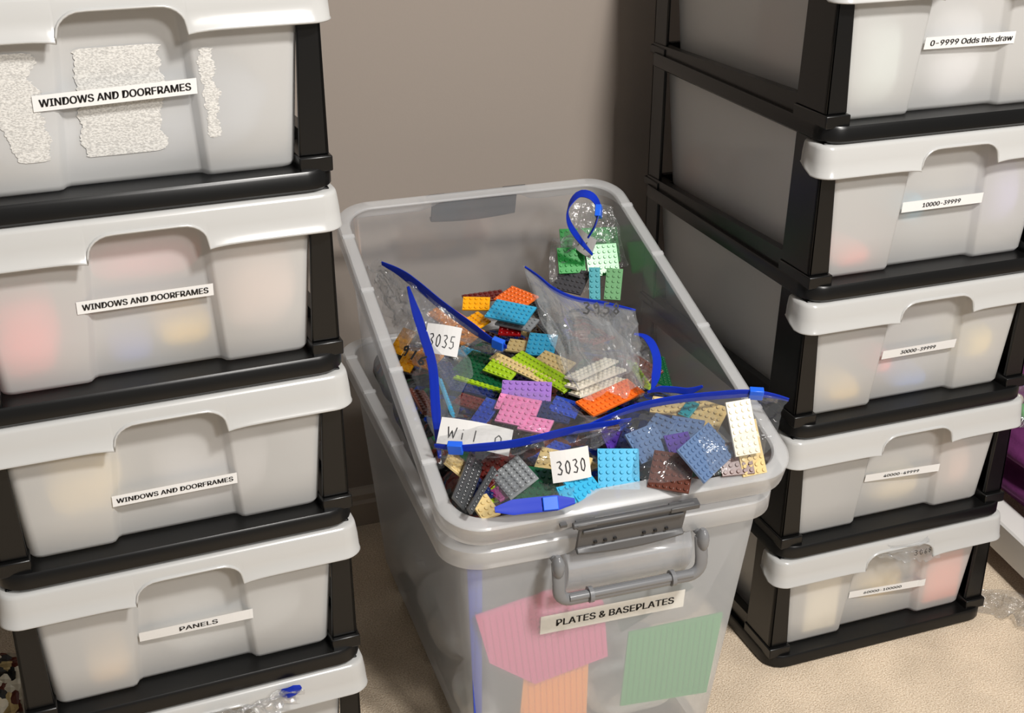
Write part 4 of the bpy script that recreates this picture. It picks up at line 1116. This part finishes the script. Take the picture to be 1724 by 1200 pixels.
T, l = zip_bag('crumpled clear bag with a blue zip sticking out of the lowest left drawer', tl([(0.276, -0.006, 0.205), (0.286, -0.012, 0.210), (0.299, -0.014, 0.216)]),
   [(tl([(0.17, 0.02, 0.196), (0.21, -0.01, 0.204), (0.25, -0.012, 0.206), (0.298, -0.012, 0.216)]), tl([(0.16, -0.01, 0.188), (0.20, -0.02, 0.192), (0.25, -0.022, 0.194), (0.29, -0.018, 0.200)]), dict(amp=0.008, bulge=0.01))],
   w=0.016, up=(0, -0.2, 1), mats=CRINKLE, group='zip bags spilling from the drawers')

# ------------------------------------------------------------------ beyond the right tower: bed frame, fabric, bags
WHITE = plastic('white_powder_coated_metal', (228, 226, 222), 0.35)
PURPLE = plastic('purple_fabric', (104, 36, 96), 0.85, bump=0.5, bscale=160, var=0.35, vscale=9)
bd = Vector((0.02, 0.12, 0)).normalized()
mb = MB()
# a long rail with a flat top and an inner flange
A_ = Vector((0.515, 0.40, 0)); B_ = Vector((0.425, -0.30, 0))
ax_ = (B_ - A_).normalized(); nx_ = Vector((-ax_.y, ax_.x, 0)); nx_ = nx_ if nx_.x > 0 else -nx_
prof = [(0, .035), (0, .085), (.003, .088), (.045, .088), (.045, .084), (.004, .083), (.004, .039), (.02, .038), (.02, .035)]
mb.loft([[tuple(P + nx_ * a + Vector((0, 0, z)) - A_) for a, z in prof] for P in (A_, B_)], True, True, True)
bf = empty('bed', tuple(A_), label='white metal bed base standing right of the right tower', category='bed')
mb.obj('side_rail', WHITE, bf, angle=30)
for P in (A_ + ax_ * 0.02, B_ - ax_ * 0.03):
    mb = MB(); q = P - A_ + nx_ * 0.024
    mb.tube([q, q + Vector((0, 0, .085))], 0.014, 12); mb.obj('leg', WHITE, bf)
mb = MB()
hp = Vector((0.4640, 0.005, 0.062)); 
tpar = (hp - A_).dot(ax_); hp = A_ + ax_ * tpar + Vector((0, 0, 0.062)) - A_ - nx_ * 0.0006
mb.tube([hp, hp + nx_ * 0.004], 0.0042, 12); mb.obj('bolt_hole', INK, bf, label='small round bolt hole')
mb = MB(); K = 26; rows = []
for i in range(K + 1):
    y = 0.50 - 0.80 * i / K; row = []
    for j in range(15):
        t = j / 14
        z = 0.092 + 0.11 * t
        x = 0.535 + 0.07 * (y / 0.8 - .2) + 0.010 * math.sin(t * 13 + y * 10) + 0.012 * noise.noise(Vector((y * 9, t * 3, 1)))
        row.append((x, y, z))
    row += [(0.62, y, 0.21 + 0.006 * noise.noise(Vector((y * 12, 3, 2)))), (0.85, y, 0.205), (0.85, y, 0.092)]
    rows.append(row)
mb.loft(rows, True, True, True)
mb.obj('bed_cover', PURPLE, angle=180, label='folded purple fabric bed cover lying on the white bed frame', category='bed cover')
T, l = zip_bag('clear bag with green and white beads lying on the purple bed cover', [(0.56, 0.30, 0.24), (0.60, 0.24, 0.25), (0.62, 0.16, 0.245)], [([(0.56, 0.30, 0.24), (0.60, 0.24, 0.27), (0.62, 0.16, 0.245)], [(0.53, 0.27, 0.205), (0.55, 0.20, 0.205), (0.56, 0.12, 0.205)], dict(amp=0.01))], w=0.002, mats=CRINKLE, group='loose bags on the right')
for i, (x, y, z, c) in enumerate(((0.575, 0.20, 0.225, 'pale_green'), (0.59, 0.24, 0.223, 'cream'), (0.57, 0.25, 0.224, 'lime'), (0.585, 0.17, 0.223, 'light_grey'))):
    pillow('bead', (x, y, z), 0.013, 0.013, 0.012, i * 20, BM[c], label='%s bead in the clear bag on the purple bed cover' % c.replace('_', ' '), category='bead')

# crinkled film on the floor
mb = film([(0.41, 0.05, 0.012), (0.45, 0.02, 0.018), (0.47, -0.03, 0.012), (0.46, -0.09, 0.01)], [(0.37, 0.02, 0.004), (0.40, -0.02, 0.012), (0.41, -0.05, 0.012), (0.42, -0.10, 0.004)], n=30, m=14, amp=0.010, seed=4)
mb.v = [(x - .42, y + .02, max(z, 0.001)) for x, y, z in mb.v]
o = mb.obj('plastic_wrapper', CRINKLE, angle=180, label='crinkled clear plastic wrapper lying on the carpet right of the right tower', category='wrapper'); o.location = (.42, -.02, 0)
mb = MB(); MB.ball(mb, (0, 0, .03), .05, .06, .03, u=24, v=12)
mb.v = [tuple(Vector(v) * (1 + .12 * noise.noise(Vector(v) * 40))) for v in mb.v]
mb.v = [(x, y, max(0, z)) for x, y, z in mb.v]
PAT = mixmat('patterned_brown_wrapping', ['brown', 'cream', 'dark_grey', 'tan', 'cream', 'black'], 60)
o = mb.obj('patterned_parcel', PAT, label='small brown and cream patterned parcel on the carpet, far bottom left', category='parcel'); o.location = (-1.03, 0.31, 0)
